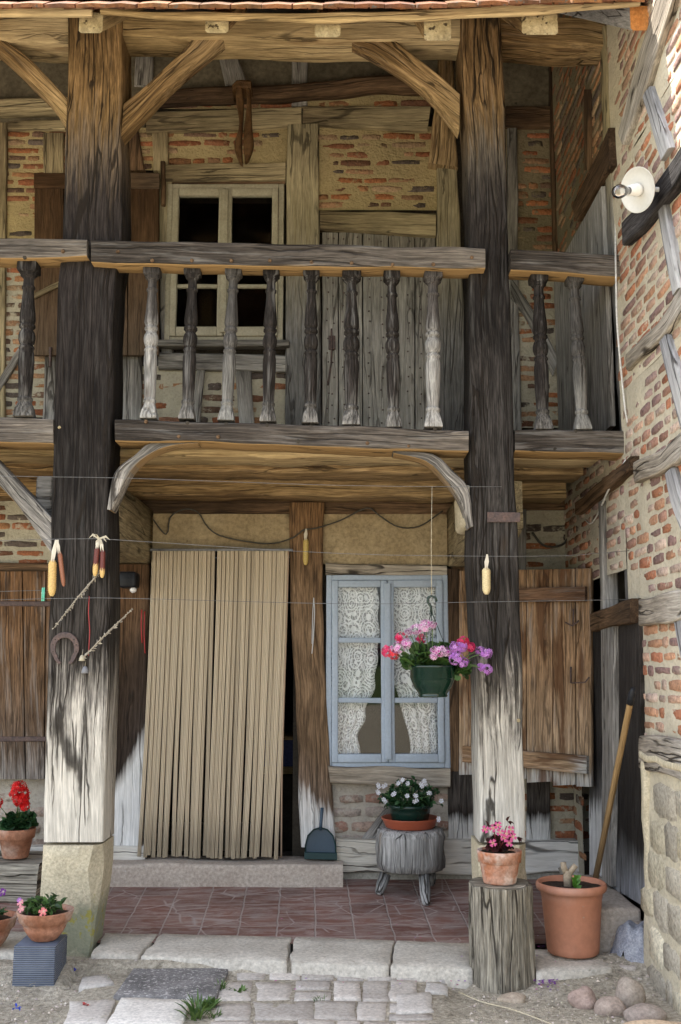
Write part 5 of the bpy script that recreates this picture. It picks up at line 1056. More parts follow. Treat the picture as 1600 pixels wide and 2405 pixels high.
# ---- plants
def leaf(mb, p, d, up, L, W, col, fold=0.25, mi=0, lobes=0):
    d = d.normalized(); s = d.cross(up)
    if s.length < 1e-3: s = Vector((1, 0, 0))
    s.normalize(); n = s.cross(d); c2 = tuple(q*0.85 for q in col)
    if lobes:                                                     # round scalloped geranium leaf
        ce = mb.vert(p+d*L*0.35-n*L*0.06, None, 0, tuple(q*0.75 for q in col)); ring = []
        for k in range(11):
            a = 2*pi*k/11; r = (0.5+0.06*(k % 2))
            ring.append(mb.vert(p+d*(L*(0.5-cos(a)*r*1.0))+s*(W*sin(a)*r*1.1)+n*L*(0.05*(k % 2)+0.03), None, 0, col))
        for k in range(11): mb.face((ce, ring[k], ring[(k+1) % 11]), mi)
        return
    a = mb.vert(p, None, 0, c2); t = mb.vert(p+d*L-n*L*0.12, None, 0, col); m1 = mb.vert(p+d*L*.35, None, 0, c2); m2 = mb.vert(p+d*L*.7-n*L*.03, None, 0, c2)
    l1 = mb.vert(p+d*L*.3+s*W*.45+n*W*fold, None, 0, col); l2 = mb.vert(p+d*L*.68+s*W*.4+n*W*fold*.7, None, 0, col); r1 = mb.vert(p+d*L*.3-s*W*.45+n*W*fold, None, 0, col); r2 = mb.vert(p+d*L*.68-s*W*.4+n*W*fold*.7, None, 0, col)
    for f in ((a, l1, m1), (m1, l1, l2, m2), (m2, l2, t), (a, m1, r1), (m1, m2, r2, r1), (m2, t, r2)): mb.face(f, mi)
def rdir():
    while True:
        v = Vector((R.uniform(-1, 1), R.uniform(-1, 1), R.uniform(-1, 1)))
        if 0.1 < v.length < 1: return v.normalized()
def foliage(parent, c, rad, n, L, W, cols, zmin=-0.3, name='foliage', lobes=0, stems=12, stemcol=(0.10, 0.16, 0.05), stemr=0.003, base=None, blobs=None):
    mb = MB(); c = Vector(c); base = Vector(base) if base else c-Vector((0, 0, rad[2]*0.8))
    for k in range(n):
        v = rdir(); v.z = max(v.z, zmin+R.uniform(-0.1, 0.1)); r = R.uniform(0.45, 1.0)**0.6
        lump = 0.8+0.45*nz(v, 2.3, rad[0]*30)
        p = c+Vector((v.x*rad[0], v.y*rad[1], v.z*rad[2]))*r*lump
        d = (v*0.8+rdir()*0.7+Vector((0, -0.25, 0.1))).normalized(); col = R.choice(cols); g = R.uniform(0.65, 1.3); col = tuple(q*g for q in col); l_ = L*R.uniform(0.6, 1.25)
        leaf(mb, p-d*l_*.5, d, (Vector((0, -0.3, 1))+rdir()*0.6).normalized(), l_, l_*W/L, col, lobes=lobes)
    for k in range(stems):
        v = rdir(); v.z = abs(v.z)*.6+.2; tube(mb, [base+Vector((v.x*rad[0]*.2, v.y*rad[1]*.2, 0)), c+Vector((v.x*rad[0]*.4, v.y*rad[1]*.4, 0)), c+Vector((v.x*rad[0]*.85, v.y*rad[1]*.85, v.z*rad[2]*.8))], stemr, 5, col=stemcol)
    return mb.build(name, M['leaf'], parent)
def flower(mb, p, d, r, col, cen=(0.6, 0.5, 0.15), np_=5, cup=0.25, edge=None):
    d = d.normalized(); u, v = frame_of(d); a0 = R.uniform(0, 6); ce = mb.vert(p, None, 0, cen)
    for k in range(np_):
        a = a0+2*pi*k/np_; w = 0.62*2*pi/np_*1.25; q = []
        for (da, rr) in ((-w*.5, .55), (-w*.36, .95), (w*.36, .95), (w*.5, .55)):
            q.append(mb.vert(p+(u*cos(a+da)+v*sin(a+da))*r*rr+d*r*cup*rr, None, 0, (edge if edge and rr > .9 else col)))
        mb.face((ce, *q))
def flowerhead(parent, c, R_, n, fr, cols, name='flower_head', edge=None, squash=0.85, stem=None):
    mb = MB(); c = Vector(c)
    for k in range(n):
        v = rdir(); v.y = -abs(v.y) if R.random() < .6 else v.y; col = R.choice(cols); g = R.uniform(.75, 1.2)
        flower(mb, c+Vector((v.x, v.y, v.z*squash))*R_*R.uniform(.72, 1), v+rdir()*.3, fr*R.uniform(.8, 1.2), tuple(min(1, q*g) for q in col), cen=tuple(q*.7 for q in col), edge=edge)
    if stem is not None: tube(mb, [Vector(stem), Vector(stem).lerp(c, .6)+Vector((0, -.01, .01)), c], 0.0025, 5, col=(0.12, 0.2, 0.06))
    return mb.build(name, M['petal'], parent)
def pot(parent, base, prof, mat, soilz, soilr, seg=32, name='pot', jit=0.004, soil=True, axv=(0, 0, 1)):
    mb = MB(); c = R.uniform(.92, 1.06); lathe(mb, Vector(base), Vector(axv)*prof[-1][0], prof, seg, jit=jit, cap=False, col=(c, c, c)); o = mb.build(name, mat, parent)
    if soil:
        mb = MB(); cen = mb.vert(Vector(base)+Vector((0, 0, soilz+.006))); rings = []
        for rr in (.35, .7, 1.0): rings.append([mb.vert(Vector(base)+Vector((cos(2*pi*k/20)*soilr*rr, sin(2*pi*k/20)*soilr*rr, soilz+.008*nz((k, rr*5, soilr*40), .7)))) for k in range(20)])
        for k in range(20): mb.face((cen, rings[0][k], rings[0][(k+1) % 20]))
        for a_, b_ in zip(rings, rings[1:]):
            for k in range(20): mb.face((a_[k], b_[k], b_[(k+1) % 20], a_[(k+1) % 20]))
        mb.build('soil', M['soil'], parent)
    return o
GRN = [(0.045, 0.10, 0.022), (0.06, 0.13, 0.03), (0.085, 0.17, 0.04), (0.035, 0.08, 0.02)]
GRD = [(0.018, 0.06, 0.02), (0.028, 0.085, 0.027), (0.045, 0.12, 0.04)]
# hanging basket
Yh = 5.28; bot = PY(1017, 1637, Yh); hz = (PY(1017, 1563, Yh).z-bot.z)
hb = thing('hanging_flowerpot', bot, 'glossy dark green hanging pot full of pink, red and lilac geraniums', 'hanging pot'); r1 = 52.5/F*Yh; 
s_ = hz; pot(hb, bot, [(0, .0), (0, r1*.62), (s_*.05, r1*.66), (s_*.07, r1*.62), (s_*.12, r1*.64), (s_*.3, r1*.82), (s_*.52, r1*.95), (s_*.60, r1*.99), (s_*.605, r1*1.0), (s_*.93, r1*1.0), (s_*.94, r1*1.03), (s_, r1*1.03), (s_, r1*.97), (s_*.85, r1*.95)], M['greenplastic'], s_*.88, r1*.95, 40, jit=0)
mb = MB(); hk = PY(1014, 1437, Yh); cpt = bot+Vector((0, 0, s_*.98))
for a in (-0.5, 1.6, 3.7): tube(mb, [cpt+Vector((cos(a)*r1, sin(a)*r1, 0)), hk], 0.0022, 5, smooth_pts=False)
tube(mb, [hk+Vector((0, 0, -.01)), PY(1012, 1425, Yh), PY(1005, 1414, Yh), PY(1006, 1403, Yh), PY(1014, 1400, Yh), PY(1023, 1404, Yh), PY(1026, 1413, Yh)], 0.0065, 8); mb.build('hanger', M['darkgreenpot'], hb)
fc = cpt+Vector((0, 0, .035)); foliage(hb, fc, (.155, .11, .10), 330, .040, .042, GRN, -.35, lobes=1, stems=26)
foliage(hb, PY(1085, 1570, Yh-.02), (.05, .05, .05), 60, .036, .04, GRN, -1, lobes=1, stems=3); foliage(hb, PY(960, 1556, Yh-.03), (.045, .04, .035), 45, .036, .04, GRN, -1, lobes=1, stems=3)
PKW = [(0.62, 0.10, 0.42), (0.45, 0.04, 0.30), (0.75, 0.35, 0.62), (0.8, 0.55, 0.75)]; RED = [(0.72, 0.02, 0.10), (0.80, 0.06, 0.18), (0.62, 0.02, 0.14)]; LIL = [(0.56, 0.24, 0.66), (0.66, 0.36, 0.74), (0.50, 0.20, 0.60)]; LIG = (0.88, 0.72, 0.86)
for (x, y, r, cols, e, dy) in ((912, 1530, 16, RED, None, .0), (925, 1537, 12, [(.8, .05, .08)], None, -.02), (942, 1498, 15, RED, None, 0), (936, 1522, 17, PKW, LIG, -.05), (955, 1512, 13, PKW, LIG, -.05), (980, 1478, 16, PKW, LIG, 0), (999, 1470, 17, PKW, LIG, -.03), (1015, 1468, 10, [(.22, .01, .13), (.35, .03, .22)], LIG, -.04),
                       (960, 1484, 8, [(.18, .02, .14)], LIG, -.04), (990, 1500, 13, RED, None, .02), (1019, 1540, 9, PKW, LIG, -.1), (1034, 1530, 15, PKW, LIG, -.1), (1022, 1528, 10, PKW, LIG, -.1), (1048, 1532, 10, PKW, LIG, -.08), (1068, 1522, 18, LIL, None, -.08), (1084, 1520, 13, LIL, None, -.08), (1072, 1548, 17, LIL, None, -.1), (1088, 1556, 12, LIL, None, -.1),
                       (1088, 1508, 15, RED, None, -.02), (1104, 1520, 12, RED, None, -.02), (1128, 1528, 11, LIL, None, -.02), (1142, 1534, 14, LIL, None, -.03), (1130, 1566, 9, LIL, None, -.02), (1143, 1572, 14, LIL, None, -.03)):
    p = PY(x, y, Yh+dy); flowerhead(hb, p, r/F*Yh, int(r*2.6), .0105, cols, edge=e, stem=cpt+Vector(((p.x-cpt.x)*.4, -.02, 0)))
# string carrying the basket
mb = MB(); tube(mb, [PY(1015, 1143, YF-.05), PY(1013, 1280, YF-.12), PY(1014, 1402, Yh)], .0015, 5, smooth_pts=False); mb.build('string', M['straw'], label='thin string the green geranium pot hangs from', cat='string')

# stool made of a log slice with peg legs, potted white impatiens on it
sc0 = Vector((PY(964, 2000, 6.58).x, 6.58, 0)); zt_, zb_ = PY(964, 1957, 6.37).z, PY(964, 2056, 6.37).z
st_ = thing('log_stool', (sc0.x, sc0.y, 0.08), 'low three-legged stool cut from a grey cracked log', 'stool'); mb = MB(); rr = 79/F*6.45
lathe(mb, Vector((sc0.x, sc0.y, zb_)), Vector((0, 0, zt_-zb_)), [(0, rr*.90), (.006, rr*.97), (.05, rr*1.0), (.12, rr*1.0), (.20, rr*1.0), (zt_-zb_-.035, rr*.99), (zt_-zb_-.010, rr*.95), (zt_-zb_, rr*.86), (zt_-zb_+.002, rr*.4)], 72, jit=0.045, jf=24); mb.build('seat', M['log'], st_)
for (a, b) in (((905, 2052, 6.56), (888, 2106, 6.52)), ((996, 2052, 6.44), (1001, 2128, 6.30)), ((1010, 2050, 6.70), (1014, 2085, 6.74))):
    p, q = PY(*a), PY(*b); q.z = FZ(q.y)+.003; mb = MB(); lathe(mb, p, q-p, [(0, .036), ((q-p).length*.6, .033), ((q-p).length*.92, .024), ((q-p).length, .014)], 9, jit=.03); mb.build('leg', M['log'], st_)
zs = zt_+.004
im = thing('potted_impatiens', (sc0.x, sc0.y, zs), 'dark green pot of white-flowered busy lizzie in a brick red saucer on the log stool', 'potted plant')
rs_ = 66/F*6.55; pot(im, (sc0.x, sc0.y, zs), [(0, 0), (0, rs_*.82), (.006, rs_*.85), (.05, rs_*.97), (.056, rs_), (.060, rs_), (.058, rs_*.95), (.012, rs_*.80), (.010, 0)], M['saucer'], 0, 0, 40, 'saucer', 0, False)
rp = 46/F*6.55; pot(im, (sc0.x, sc0.y, zs+.014), [(0, 0), (0, rp*.86), (.08, rp*1.0), (.10, rp*1.02), (.11, rp*1.12), (.125, rp*1.12), (.122, rp*1.02), (.10, rp*.98)], M['darkgreenpot'], .105, rp, 36, jit=0)
fcn = Vector((sc0.x, sc0.y, zs+.17)); foliage(im, fcn, (.225, .16, .12), 760, .034, .022, GRD, -.45, stems=20, base=(sc0.x, sc0.y, zs+.11))
for (x, y) in ((889, 1845), (886, 1862), (903, 1846), (904, 1880), (944, 1832), (938, 1838), (960, 1842), (977, 1868), (976, 1880), (995, 1834), (998, 1842), (990, 1845), (1035, 1880), (1030, 1925), (1008, 1862), (925, 1865), (955, 1872)):
    mb = MB()
    for _ in range(2): flower(mb, PY(x+R.uniform(-3, 3), y+R.uniform(-3, 3), 6.44), Vector((R.uniform(-.5, .5), -1, .3)), .0145, (.70, .70, .76), (.6, .6, .5))
    mb.build('flower', M['petal'], im)

# split log with the limed terracotta pot
lc = Vector((PY(1176, 2100, 5.14).x, 5.165, 0)); ztop = .462
mb = MB(); rl = 69/F*5.1; NS = 110; rings = []; sd = 3.3
def bark(th, z): 
    u = (cos(th), sin(th)); rg = noise.noise(Vector((u[0]*4.5, u[1]*4.5, z*1.2+sd))); fi = noise.noise(Vector((u[0]*11, u[1]*11, z*3))); f2 = noise.noise(Vector((u[0]*26, u[1]*26, z*5+4))); return 1+.08*rg+.07*fi-.07*abs(f2)+.02
for k in range(40):
    t = k/39.0; z = lerp(-0.02, ztop, t); row = []
    for j in range(NS):
        th = 2*pi*j/NS; r_ = rl*bark(th, z)*lerp(1.05, 1.0, t)
        if t < .12: r_ *= 1-.10*max(0, nz((cos(th)*3, sin(th)*3, 5)))*(1-t/.12)*3
        zz = z+(.012*nz((cos(th)*2, sin(th)*2, 9)) if k == 39 else 0); row.append(mb.vert((lc.x+cos(th)*r_, lc.y+sin(th)*r_, zz), (z, th*.16, r_), .5))
    rings.append(row)
for a_, b_ in zip(rings, rings[1:]):
    for j in range(NS): mb.face((a_[j], a_[(j+1) % NS], b_[(j+1) % NS], b_[j]))
cen = mb.vert((lc.x, lc.y, ztop+.002)); e_ = [mb.vert(mb.v[q].lerp(Vector((lc.x, lc.y, ztop+.002)), .06)+Vector((0, 0, .004)), None, .5) for q in rings[-1]]
for j in range(NS): mb.face((rings[-1][j], rings[-1][(j+1) % NS], e_[(j+1) % NS], e_[j])); mb.face((e_[j], e_[(j+1) % NS], cen), 0, False)
mb.build('upright_log', M['stump'], label='upright split grey log standing before the right pillar as a plant stand', cat='log')
bp = thing('potted_begonia', (lc.x, lc.y-.01, ztop+.006), 'lime-bloomed terracotta pot of dark-leaved pink begonia on the upright log', 'potted plant'); q = 5.1/F
H = (PY(0, 1995, 5.1).z-PY(0, 2072, 5.1).z); pot(bp, (lc.x, lc.y-.01, ztop+.006), [(0, 0), (0, 37*q), (.008, 38*q), (H*.62, 45*q), (H*.64, 46*q), (H*.645, 49*q), (H*.95, 51*q), (H, 51*q), (H, 47*q), (H*.85, 45*q)], M['terra_limed'], H*.9, 46*q, 36)
MAR = [(0.045, 0.010, 0.012), (0.07, 0.016, 0.016), (0.03, 0.010, 0.008)]
foliage(bp, (lc.x, lc.y-.01, ztop+H+.03), (.075, .06, .06), 75, .042, .034, MAR, -.4, stems=6, stemcol=(.2, .04, .04), base=(lc.x, lc.y-.01, ztop+H))
tube_c = (.25, .05, .05)
for (x, y) in ((1158, 1945), (1170, 1938), (1190, 1958), (1200, 1948), (1185, 1968), (1196, 1980), (1158, 1980), (1140, 1948), (1205, 1965), (1175, 1955)):
    mb = MB(); flower(mb, PY(x, y, 5.1), Vector((R.uniform(-.5, .5), -1, R.uniform(-.2, .6))), .021, (.66, .10, .28), (.7, .5, .2), 4, .1); mb.build('flower', M['petal'], bp)
mb = MB()
for (x, y) in ((1146, 1943), (1192, 1930), (1214, 1968), (1168, 1935)):
    for _ in range(3): leaf(mb, PY(x, y, 5.12), rdir(), Vector((0, 0, 1)), .034, .024, (.06, .014, .014))
mb.build('dark_leaves', M['petal'], bp); mb = MB()
for (x, y) in ((1158, 1945), (1190, 1940), (1200, 1960)): tube(mb, [(lc.x, lc.y, ztop+H), PY(x, y, 5.12)], .003, 5, col=tube_c)
mb.build('stems', M['leaf'], bp)

# big plastic pot with cut-back stub
bc = Vector((PY(1348, 2250, 5.36).x, 5.37, 0.094)); q = 5.33/F; H = .335
bg_ = thing('large_plant_pot', bc, 'large terracotta coloured plastic pot holding a cut-back woody stump with one new shoot', 'plant pot')
pot(bg_, bc, [(0, 0), (0, 54*q), (.006, 57*q), (.03, 58.5*q), (H*.78, 67*q), (H*.80, 68.5*q), (H*.87, 69*q), (H*.875, 74*q), (H*.90, 78*q), (H*.94, 79.5*q), (H*.98, 78*q), (H, 75*q), (H*.98, 72*q), (H*.90, 70*q)], M['terra_plastic'], H*.925, 71*q, 48, jit=0)
mb = MB(); sb = bc+Vector((-.015, .0, H*.9)); tube(mb, [sb, sb+Vector((-.002, 0, .05)), sb+Vector((.0, 0, .085))], .022, 10, col=(1, 1, 1), taper=.95); tube(mb, [sb+Vector((0, 0, .06)), sb+Vector((-.018, 0, .095)), sb+Vector((-.022, 0, .125))], .016, 9, taper=.95); tube(mb, [sb+Vector((0, 0, .06)), sb+Vector((.022, 0, .09)), sb+Vector((.042, 0, .112))], .016, 9, taper=.9)
mb.build('woody_stump', rough_mat('pale_bark', (0.30, 0.24, 0.17), (0.44, 0.36, 0.26), 20, bumps=.8), bg_)
mb = MB()
for k in range(7): leaf(mb, sb+Vector((.025+.008*(k % 3), -.03, .008*k)), Vector((cos(k*2.1), -.4, .7+.2*(k % 2))), Vector((0, -1, .4)), .042, .026, (.10, .26, .03))
mb.build('shoot', M['leaf'], bg_)

# wooden block step with red geranium
mb = MB(); a, b = PY(96, 2072, 6.35), PY(86, 1990, 6.35)
sweep(mb, [Vector((-3.2, 6.35, .335)), Vector((a.x-.015, 6.35, .335))], [Vector((-3.2, 6.35, .11)), Vector((a.x-.03, 6.35, .11))], Vector((0, -1, 0)), .45, .06, .006, .005, .02, 'l', (0, 1), 5); mb.build('timber_block', M['stump'], label='squared old oak block lying on the porch tiles under the red geranium', cat='wooden block')
gc_ = Vector((PY(28, 1990, 6.42).x, 6.50, .345)); ge = thing('potted_geranium', gc_, 'terracotta pot of bright red geraniums on the squared oak block', 'potted plant'); q = 6.45/F
H = .17; pot(ge, gc_, [(0, 0), (0, 28*q), (.006, 29*q), (H*.66, 37*q), (H*.67, 41*q), (H*.97, 43*q), (H, 43*q), (H, 39*q), (H*.8, 38*q)], M['terra'], H*.9, 39*q, 32)
foliage(ge, gc_+Vector((.01, -.02, H+.035)), (.125, .10, .075), 170, .048, .05, GRD, -.3, lobes=1, stems=10)
for (x, y, r) in ((48, 1862, 23), (44, 1850, 18), (52, 1880, 18), (60, 1893, 11), (-8, 1885, 14)): flowerhead(ge, PY(x, y, 6.40), r*q, int(r*3.0), .014, [(.72, .008, .008), (.80, .015, .012), (.60, .004, .006)], stem=gc_+Vector((0, 0, H)))

# ribbed block with bowl pots
mb = MB(); a, b = PY(35, 2224, 5.10), PY(133, 2224, 5.10); zt2 = PY(80, 2222, 5.08).z
sd = 0.0; box(mb, a.x, b.x, 5.08, 5.30, -.01, zt2, seed=0, cham=.006, st=1.0); o = mb.build('ribbed_block', M['block'], label='blue-grey ribbed building block carrying the coral busy lizzie bowl', cat='block')
def bowl(label, c, r, H, cols, fl, tilt=0.0, seed=1):
    t = thing('bowl_pot', c, label, 'bowl pot', 'terracotta bowl pots by the left pillar'); p = Vector(c)
    pot(t, p, [(0, 0), (0, r*.42), (.004, r*.46), (H*.22, r*.62), (H*.42, r*.74), (H*.44, r*.72), (H*.62, r*.84), (H*.64, r*.90), (H*.97, r*1.0), (H, r), (H, r*.92), (H*.8, r*.84)], M['terra'], H*.86, r*.88, 40)
    foliage(t, p+Vector((-.01, -.02, H+.018)), (r*.95, r*.7, .055), 130, .042, .026, cols, -.3, stems=10)
    for (x, y, cc, rr) in fl:
        mb = MB()
        for k in range(2): flower(mb, PY(x+k*2, y-k*2, p.y-.12-.01*k), Vector((R.uniform(-.3, .3), -1, .4)), rr*(1-.3*k), cc, (.8, .7, .5), 5, .15)
        mb.build('flower', M['petal'], t)
    return t
q = 5.17/F; bx = PY(102, 2200, 5.17).x
bowl('terracotta bowl of coral pink busy lizzies on the ribbed blue-grey block', (bx, 5.19, zt2+.003), 63*q, .135, GRN, [(101, 2142, (.85, .25, .25), .022), (48, 2120, (.85, .36, .42), .018), (50, 2135, (.85, .38, .42), .018), (45, 2114, (.4, .12, .6), .012)])
bowl('terracotta bowl of purple pansies cut by the picture edge, on the kerb', (PY(-22, 2190, 5.5).x, 5.48, .09), 60*5.5/F, .15, GRD, [(6, 2096, (.16, .02, .24), .022), (-20, 2110, (.3, .05, .4), .02)])
mb = MB(); flag(mb, [gpt(98, 2298, .02), gpt(132, 2298, .02), gpt(130, 2310, .02), gpt(97, 2311, .02)], 0, .035, col=(1.15, 1, .95)); mb.build('brick_fragment', M['paver'], label='small pinkish fragment against the foot of the ribbed block', cat='stone fragment')

# stones at the foot of the wing
def boulder(name, c, rad, rot, seed, col, label, mat='boulder', flat=0.0, ang=0.18, group=None):
    mb = MB(); nu, nv = 22, 14; rings = []; m = Matrix.Rotation(rot, 3, 'Z'); c = Vector(c)
    for j in range(nv+1):
        ph = pi*j/nv; row = []
        for i in range(nu):
            th = 2*pi*i/nu; v = Vector((sin(ph)*cos(th), sin(ph)*sin(th), cos(ph))); k = 1+ang*noise.noise(v*0.9+Vector((seed, 0, 0)))*1.3+.03*noise.noise(v*5+Vector((seed, 3, 0)))
            p = Vector((v.x*rad[0]*k, v.y*rad[1]*k, v.z*rad[2]*k)); 
            if flat: p.z = min(p.z, rad[2]*flat)
            p = c+m@p; row.append(mb.vert(p, (p.x+seed, p.y, p.z), 0, col))
        rings.append(row)
    for a_, b_ in zip(rings, rings[1:]):
        for i in range(nu): mb.face((a_[i], a_[(i+1) % nu], b_[(i+1) % nu], b_[i]))
    return mb.build(name, M[mat], label=label, cat='stone', group=group)
GS = 'loose stones at the foot of the wing'
def G3(px, py, z): return PZ(px, py, z)
boulder('field_stone', G3(1470, 2205, .12), (.125, .15, .13), .2, 2.0, (1.05, 1.02, .95), 'big pale rounded stone under the blue-grey floorcloth', flat=.8, group=GS)
boulder('field_stone', G3(1478, 2266, .05), (.105, .15, .055), -.4, 5.0, (1.0, 1.0, 1.0), 'flat pale pinkish stone slab between the clothed stone and the cobbles', flat=.5, ang=.25, group=GS)
boulder('field_stone', G3(1478, 2338, .06), (.062, .06, .075), .2, 9.0, (.92, .88, .82), 'upright rounded grey-brown cobble touching the wing foot', group=GS)
boulder('field_stone', G3(1372, 2348, .04), (.062, .05, .05), .3, 12.5, (1.0, .86, .82), 'angular pinkish stone with sharp ridge', ang=.45, group=GS)
boulder('field_stone', G3(1434, 2370, .035), (.068, .055, .05), -.3, 15.0, (.86, .78, .74), 'egg-shaped brownish mauve cobble', group=GS)
boulder('field_stone', G3(1516, 2385, .04), (.092, .055, .045), -.1, 18.0, (.84, .80, .78), 'long low grey-mauve cobble nearest the viewer', group=GS)
boulder('field_stone', G3(1201, 2345, .012), (.065, .04, .022), .2, 22.0, (1.25, 1.2, 1.05), 'flat whitish stone in front of the upright log', ang=.4, group=GS)
boulder('field_stone', G3(1365, 2293, .03), (.03, .03, .035), .2, 25.0, (1.15, 1.1, 1.0), 'small pale stone below the kerb slab of the big pot', ang=.4, group=GS)
boulder('field_stone', G3(1540, 2425, .02), (.17, .07, .05), .0, 28.0, (1.4, 1.2, .95), 'pale yellowish stone cut by the lower picture edge', group=GS)
# floorcloth
mb = MB(); ids = {}; cc0 = G3(1474, 2160, .22)
for i in range(27):
    for j in range(23):
        u = i/26-.5; v = j/22-.5; x = cc0.x+.01+u*.25+v*.03; y = 5.335-v*.0-v*.26; d = max(0, sqrt((u*1.25)**2+(v*1.0)**2)-.22)
        z = .232-.42*d*d*1.2-.20*max(0, d-.12)+.010*sin(u*30+v*12+2*nz((x*9, y*9, 1)))+.014*nz((x*11, y*11, 2))-max(0, v-.22)*.34-max(0, -u-.3)*.1
        ids[i, j] = mb.vert((x+.01*nz((x*9, y*9, 7)), y, z), (x, y, z), 0)
for i in range(26):
    for j in range(22):
        if (i < 3 and j > 15) or (i < 6 and j > 19) or (i > 23 and j < 4): continue
        mb.face((ids[i, j], ids[i+1, j], ids[i+1, j+1], ids[i, j+1]))
mb.build('floorcloth', M['cloth'], label='crumpled blue-grey floorcloth drying over the big rounded stone', cat='cloth')
# broken tile at the door step
mb = MB(); sweep(mb, [PY(1318, 2034, 6.34), PY(1376, 2056, 6.30)], [PY(1326, 2050, 6.32), PY(1366, 2070, 6.28)], Vector((0, -1, .3)), .10, .05, .002, .002, .004); mb.build('broken_tile', M['cement'], label='grey broken tile propped in the corner by the wing door', cat='tile')
# broom stick
p, q = PX(1486, 1622, XW-.10), PY(1392, 2105, 5.74); q.z = .292
bs = thing('long_stick', q, 'long brown wooden tool handle leaning on the wing post by the dark door', 'stick'); mb = MB(); lathe(mb, q, p-q, [(0, .014), (.02, .016), ((p-q).length-.1, .0155), ((p-q).length-.03, .0155)], 12, jit=.02, st=lambda t: 1-t/1.8); mb.build('shaft', M['stick'], bs)
mb = MB(); u_ = (p-q).normalized(); lathe(mb, p-u_*.075, u_*.09, [(0, .018), (.06, .018), (.075, .012), (.09, .010)], 12); mb.build('end_cap', M['blackplastic'], bs)

# wall lamp
Lp = PX(1496, 448, XW-.03); lm = thing('wall_lamp', Lp, 'white enamel disc wall lamp with bare clear bulb on the wing wall', 'wall lamp')
dirn = Vector((-.84, -.46, -.28)).normalized(); dc = PX(1500, 446, XW-.15); 
mb = MB(); lathe(mb, dc+dirn*-.0, dirn*.02, [(-.012, 0), (-.012, .03), (-.006, .06), (.0, .098), (.008, .103), (.010, .102), (.004, .096), (-.002, .06), (-.004, 0)], 40, cap=False); mb.build('shade', M['enamel'], lm)
mb = MB(); lathe(mb, dc, dirn*.07, [(0, .030), (.02, .030), (.03, .026), (.06, .025), (.062, .02)], 20); mb.build('lamp_holder', M['porcelain'], lm)
mb = MB(); lathe(mb, dc+dirn*.055, dirn*.12, [(0, .014), (.015, .015), (.03, .020), (.055, .031), (.075, .032), (.095, .024), (.105, .01), (.107, 0)], 20, cap=False); mb.build('bulb', M['bulb'], lm)
mb = MB(); lathe(mb, dc+dirn*.05, dirn*.02, [(0, .0165), (.018, .0165)], 14); mb.build('cap', M['wire'], lm); mb = MB(); tube(mb, [dc-dirn*.012, dc-dirn*.05+Vector((.03, 0, .0)), Vector((XW-.02, dc.y+.02, dc.z+.01))], .012, 8); mb.build('bracket', M['porcelain'], lm)
# cables
mb = MB(); tube(mb, [PY(1448, 395, Yc-.05), PY(1446, 560, Yc-.05), PY(1447, 640, Yc-.13), PY(1450, 760, YF-.13), PY(1462, 900, YF-.11), PY(1470, 970, YF-.11), PY(1482, 1030, YF-.06), PY(1474, 1072, YF-.04), PY(1452, 1110, YF-.02), PY(1430, 1150, YF+.2), PY(1400, 1215, YF+.6), PY(1382, 1228, YF+.8), PY(1360, 1190, YW-.2)], .0055, 7)
mb.build('electric_cable', M['whitecable'], label='pale electric cable running down the wing corner post past the gallery', cat='cable')
mb = MB(); yw = YW-.04; tube(mb, [PY(345, 1200, yw), PY(390, 1255, yw), PY(400, 1215, yw), PY(432, 1196, yw), PY(465, 1203, yw), PY(490, 1240, yw), PY(530, 1262, yw), PY(630, 1277, yw), PY(690, 1262, YW-.09), PY(712, 1245, YW-.09), PY(745, 1240, YW-.09), PY(800, 1222, yw), PY(862, 1193, YW-.06), PY(890, 1210, yw), PY(935, 1237, yw), PY(985, 1236, yw), PY(1040, 1200, yw)], .005, 6)
mb.build('electric_cable', M['cable'], label='dark electric cable sagging across the plaster over the door and window', cat='cable')
mb = MB(); tube(mb, [PY(1250, 1250, yw), PY(1275, 1280, yw), PY(1310, 1283, yw), PY(1335, 1262, yw), PY(1343, 1190, yw)], .008, 6); mb.build('electric_cable', M['cable'], label='dark cable loop hanging in the brick corner above the stripped shutter', cat='cable')

# clothes lines
yl_ = YF-.045
def wire(pts, label, r=.0014):
    mb = MB(); tube(mb, pts, r, 5, step=.2); return mb.build('clothes_line', M['wire'], label=label, cat='clothes line', group='wires strung between the posts')
wire([PY(-330, 1112, yl_), PY(122, 1120, yl_), PY(300, 1123, yl_), PY(800, 1140, yl_), PY(1110, 1143, yl_), PY(1178, 1143, yl_)], 'topmost wire, ending on the right post above its iron strap')
wire([PY(-330, 1280, yl_), PY(0, 1270, yl_), PY(230, 1265, yl_), PY(400, 1276, yl_), PY(800, 1300, yl_), PY(1100, 1306, yl_), PY(1340, 1305, yl_), PY(1492, 1292, Yc-.04)], 'middle wire, the one most corn cobs are tied to')
wire([PY(-330, 1400, yl_), PY(0, 1409, yl_), PY(230, 1404, yl_), PY(800, 1418, yl_), PY(1110, 1414, yl_), PY(1492, 1408, Yc-.04)], 'lowest wire, passing across curtain, window and shutter')
wire([PY(-330, 1386, yl_+.1), PY(0, 1389, yl_+.1), PY(112, 1386, yl_+.08)], 'short wire with the green peg, ending left of the pillar')
pg = thing('clothes_peg', PY(102, 1412, yl_+.08), 'pale green plastic clothes peg on the short wire by the brown shutter', 'clothes peg'); mb = MB(); p = PY(102, 1396, yl_+.08)
for s in (-1, 1): box(mb, p.x+s*.0045-.0035, p.x+s*.0045+.0035, p.y-.006, p.y+.006, p.z-.036, p.z+.036, col=(.12, .50, .36), cham=.002)
mb.build('jaws', M['vplain'], pg); mb = MB(); box(mb, p.x-.011, p.x+.011, p.y-.004, p.y+.004, p.z+.004, p.z+.010, col=(.4, .4, .4)); mb.build('spring', M['vplain'], pg)

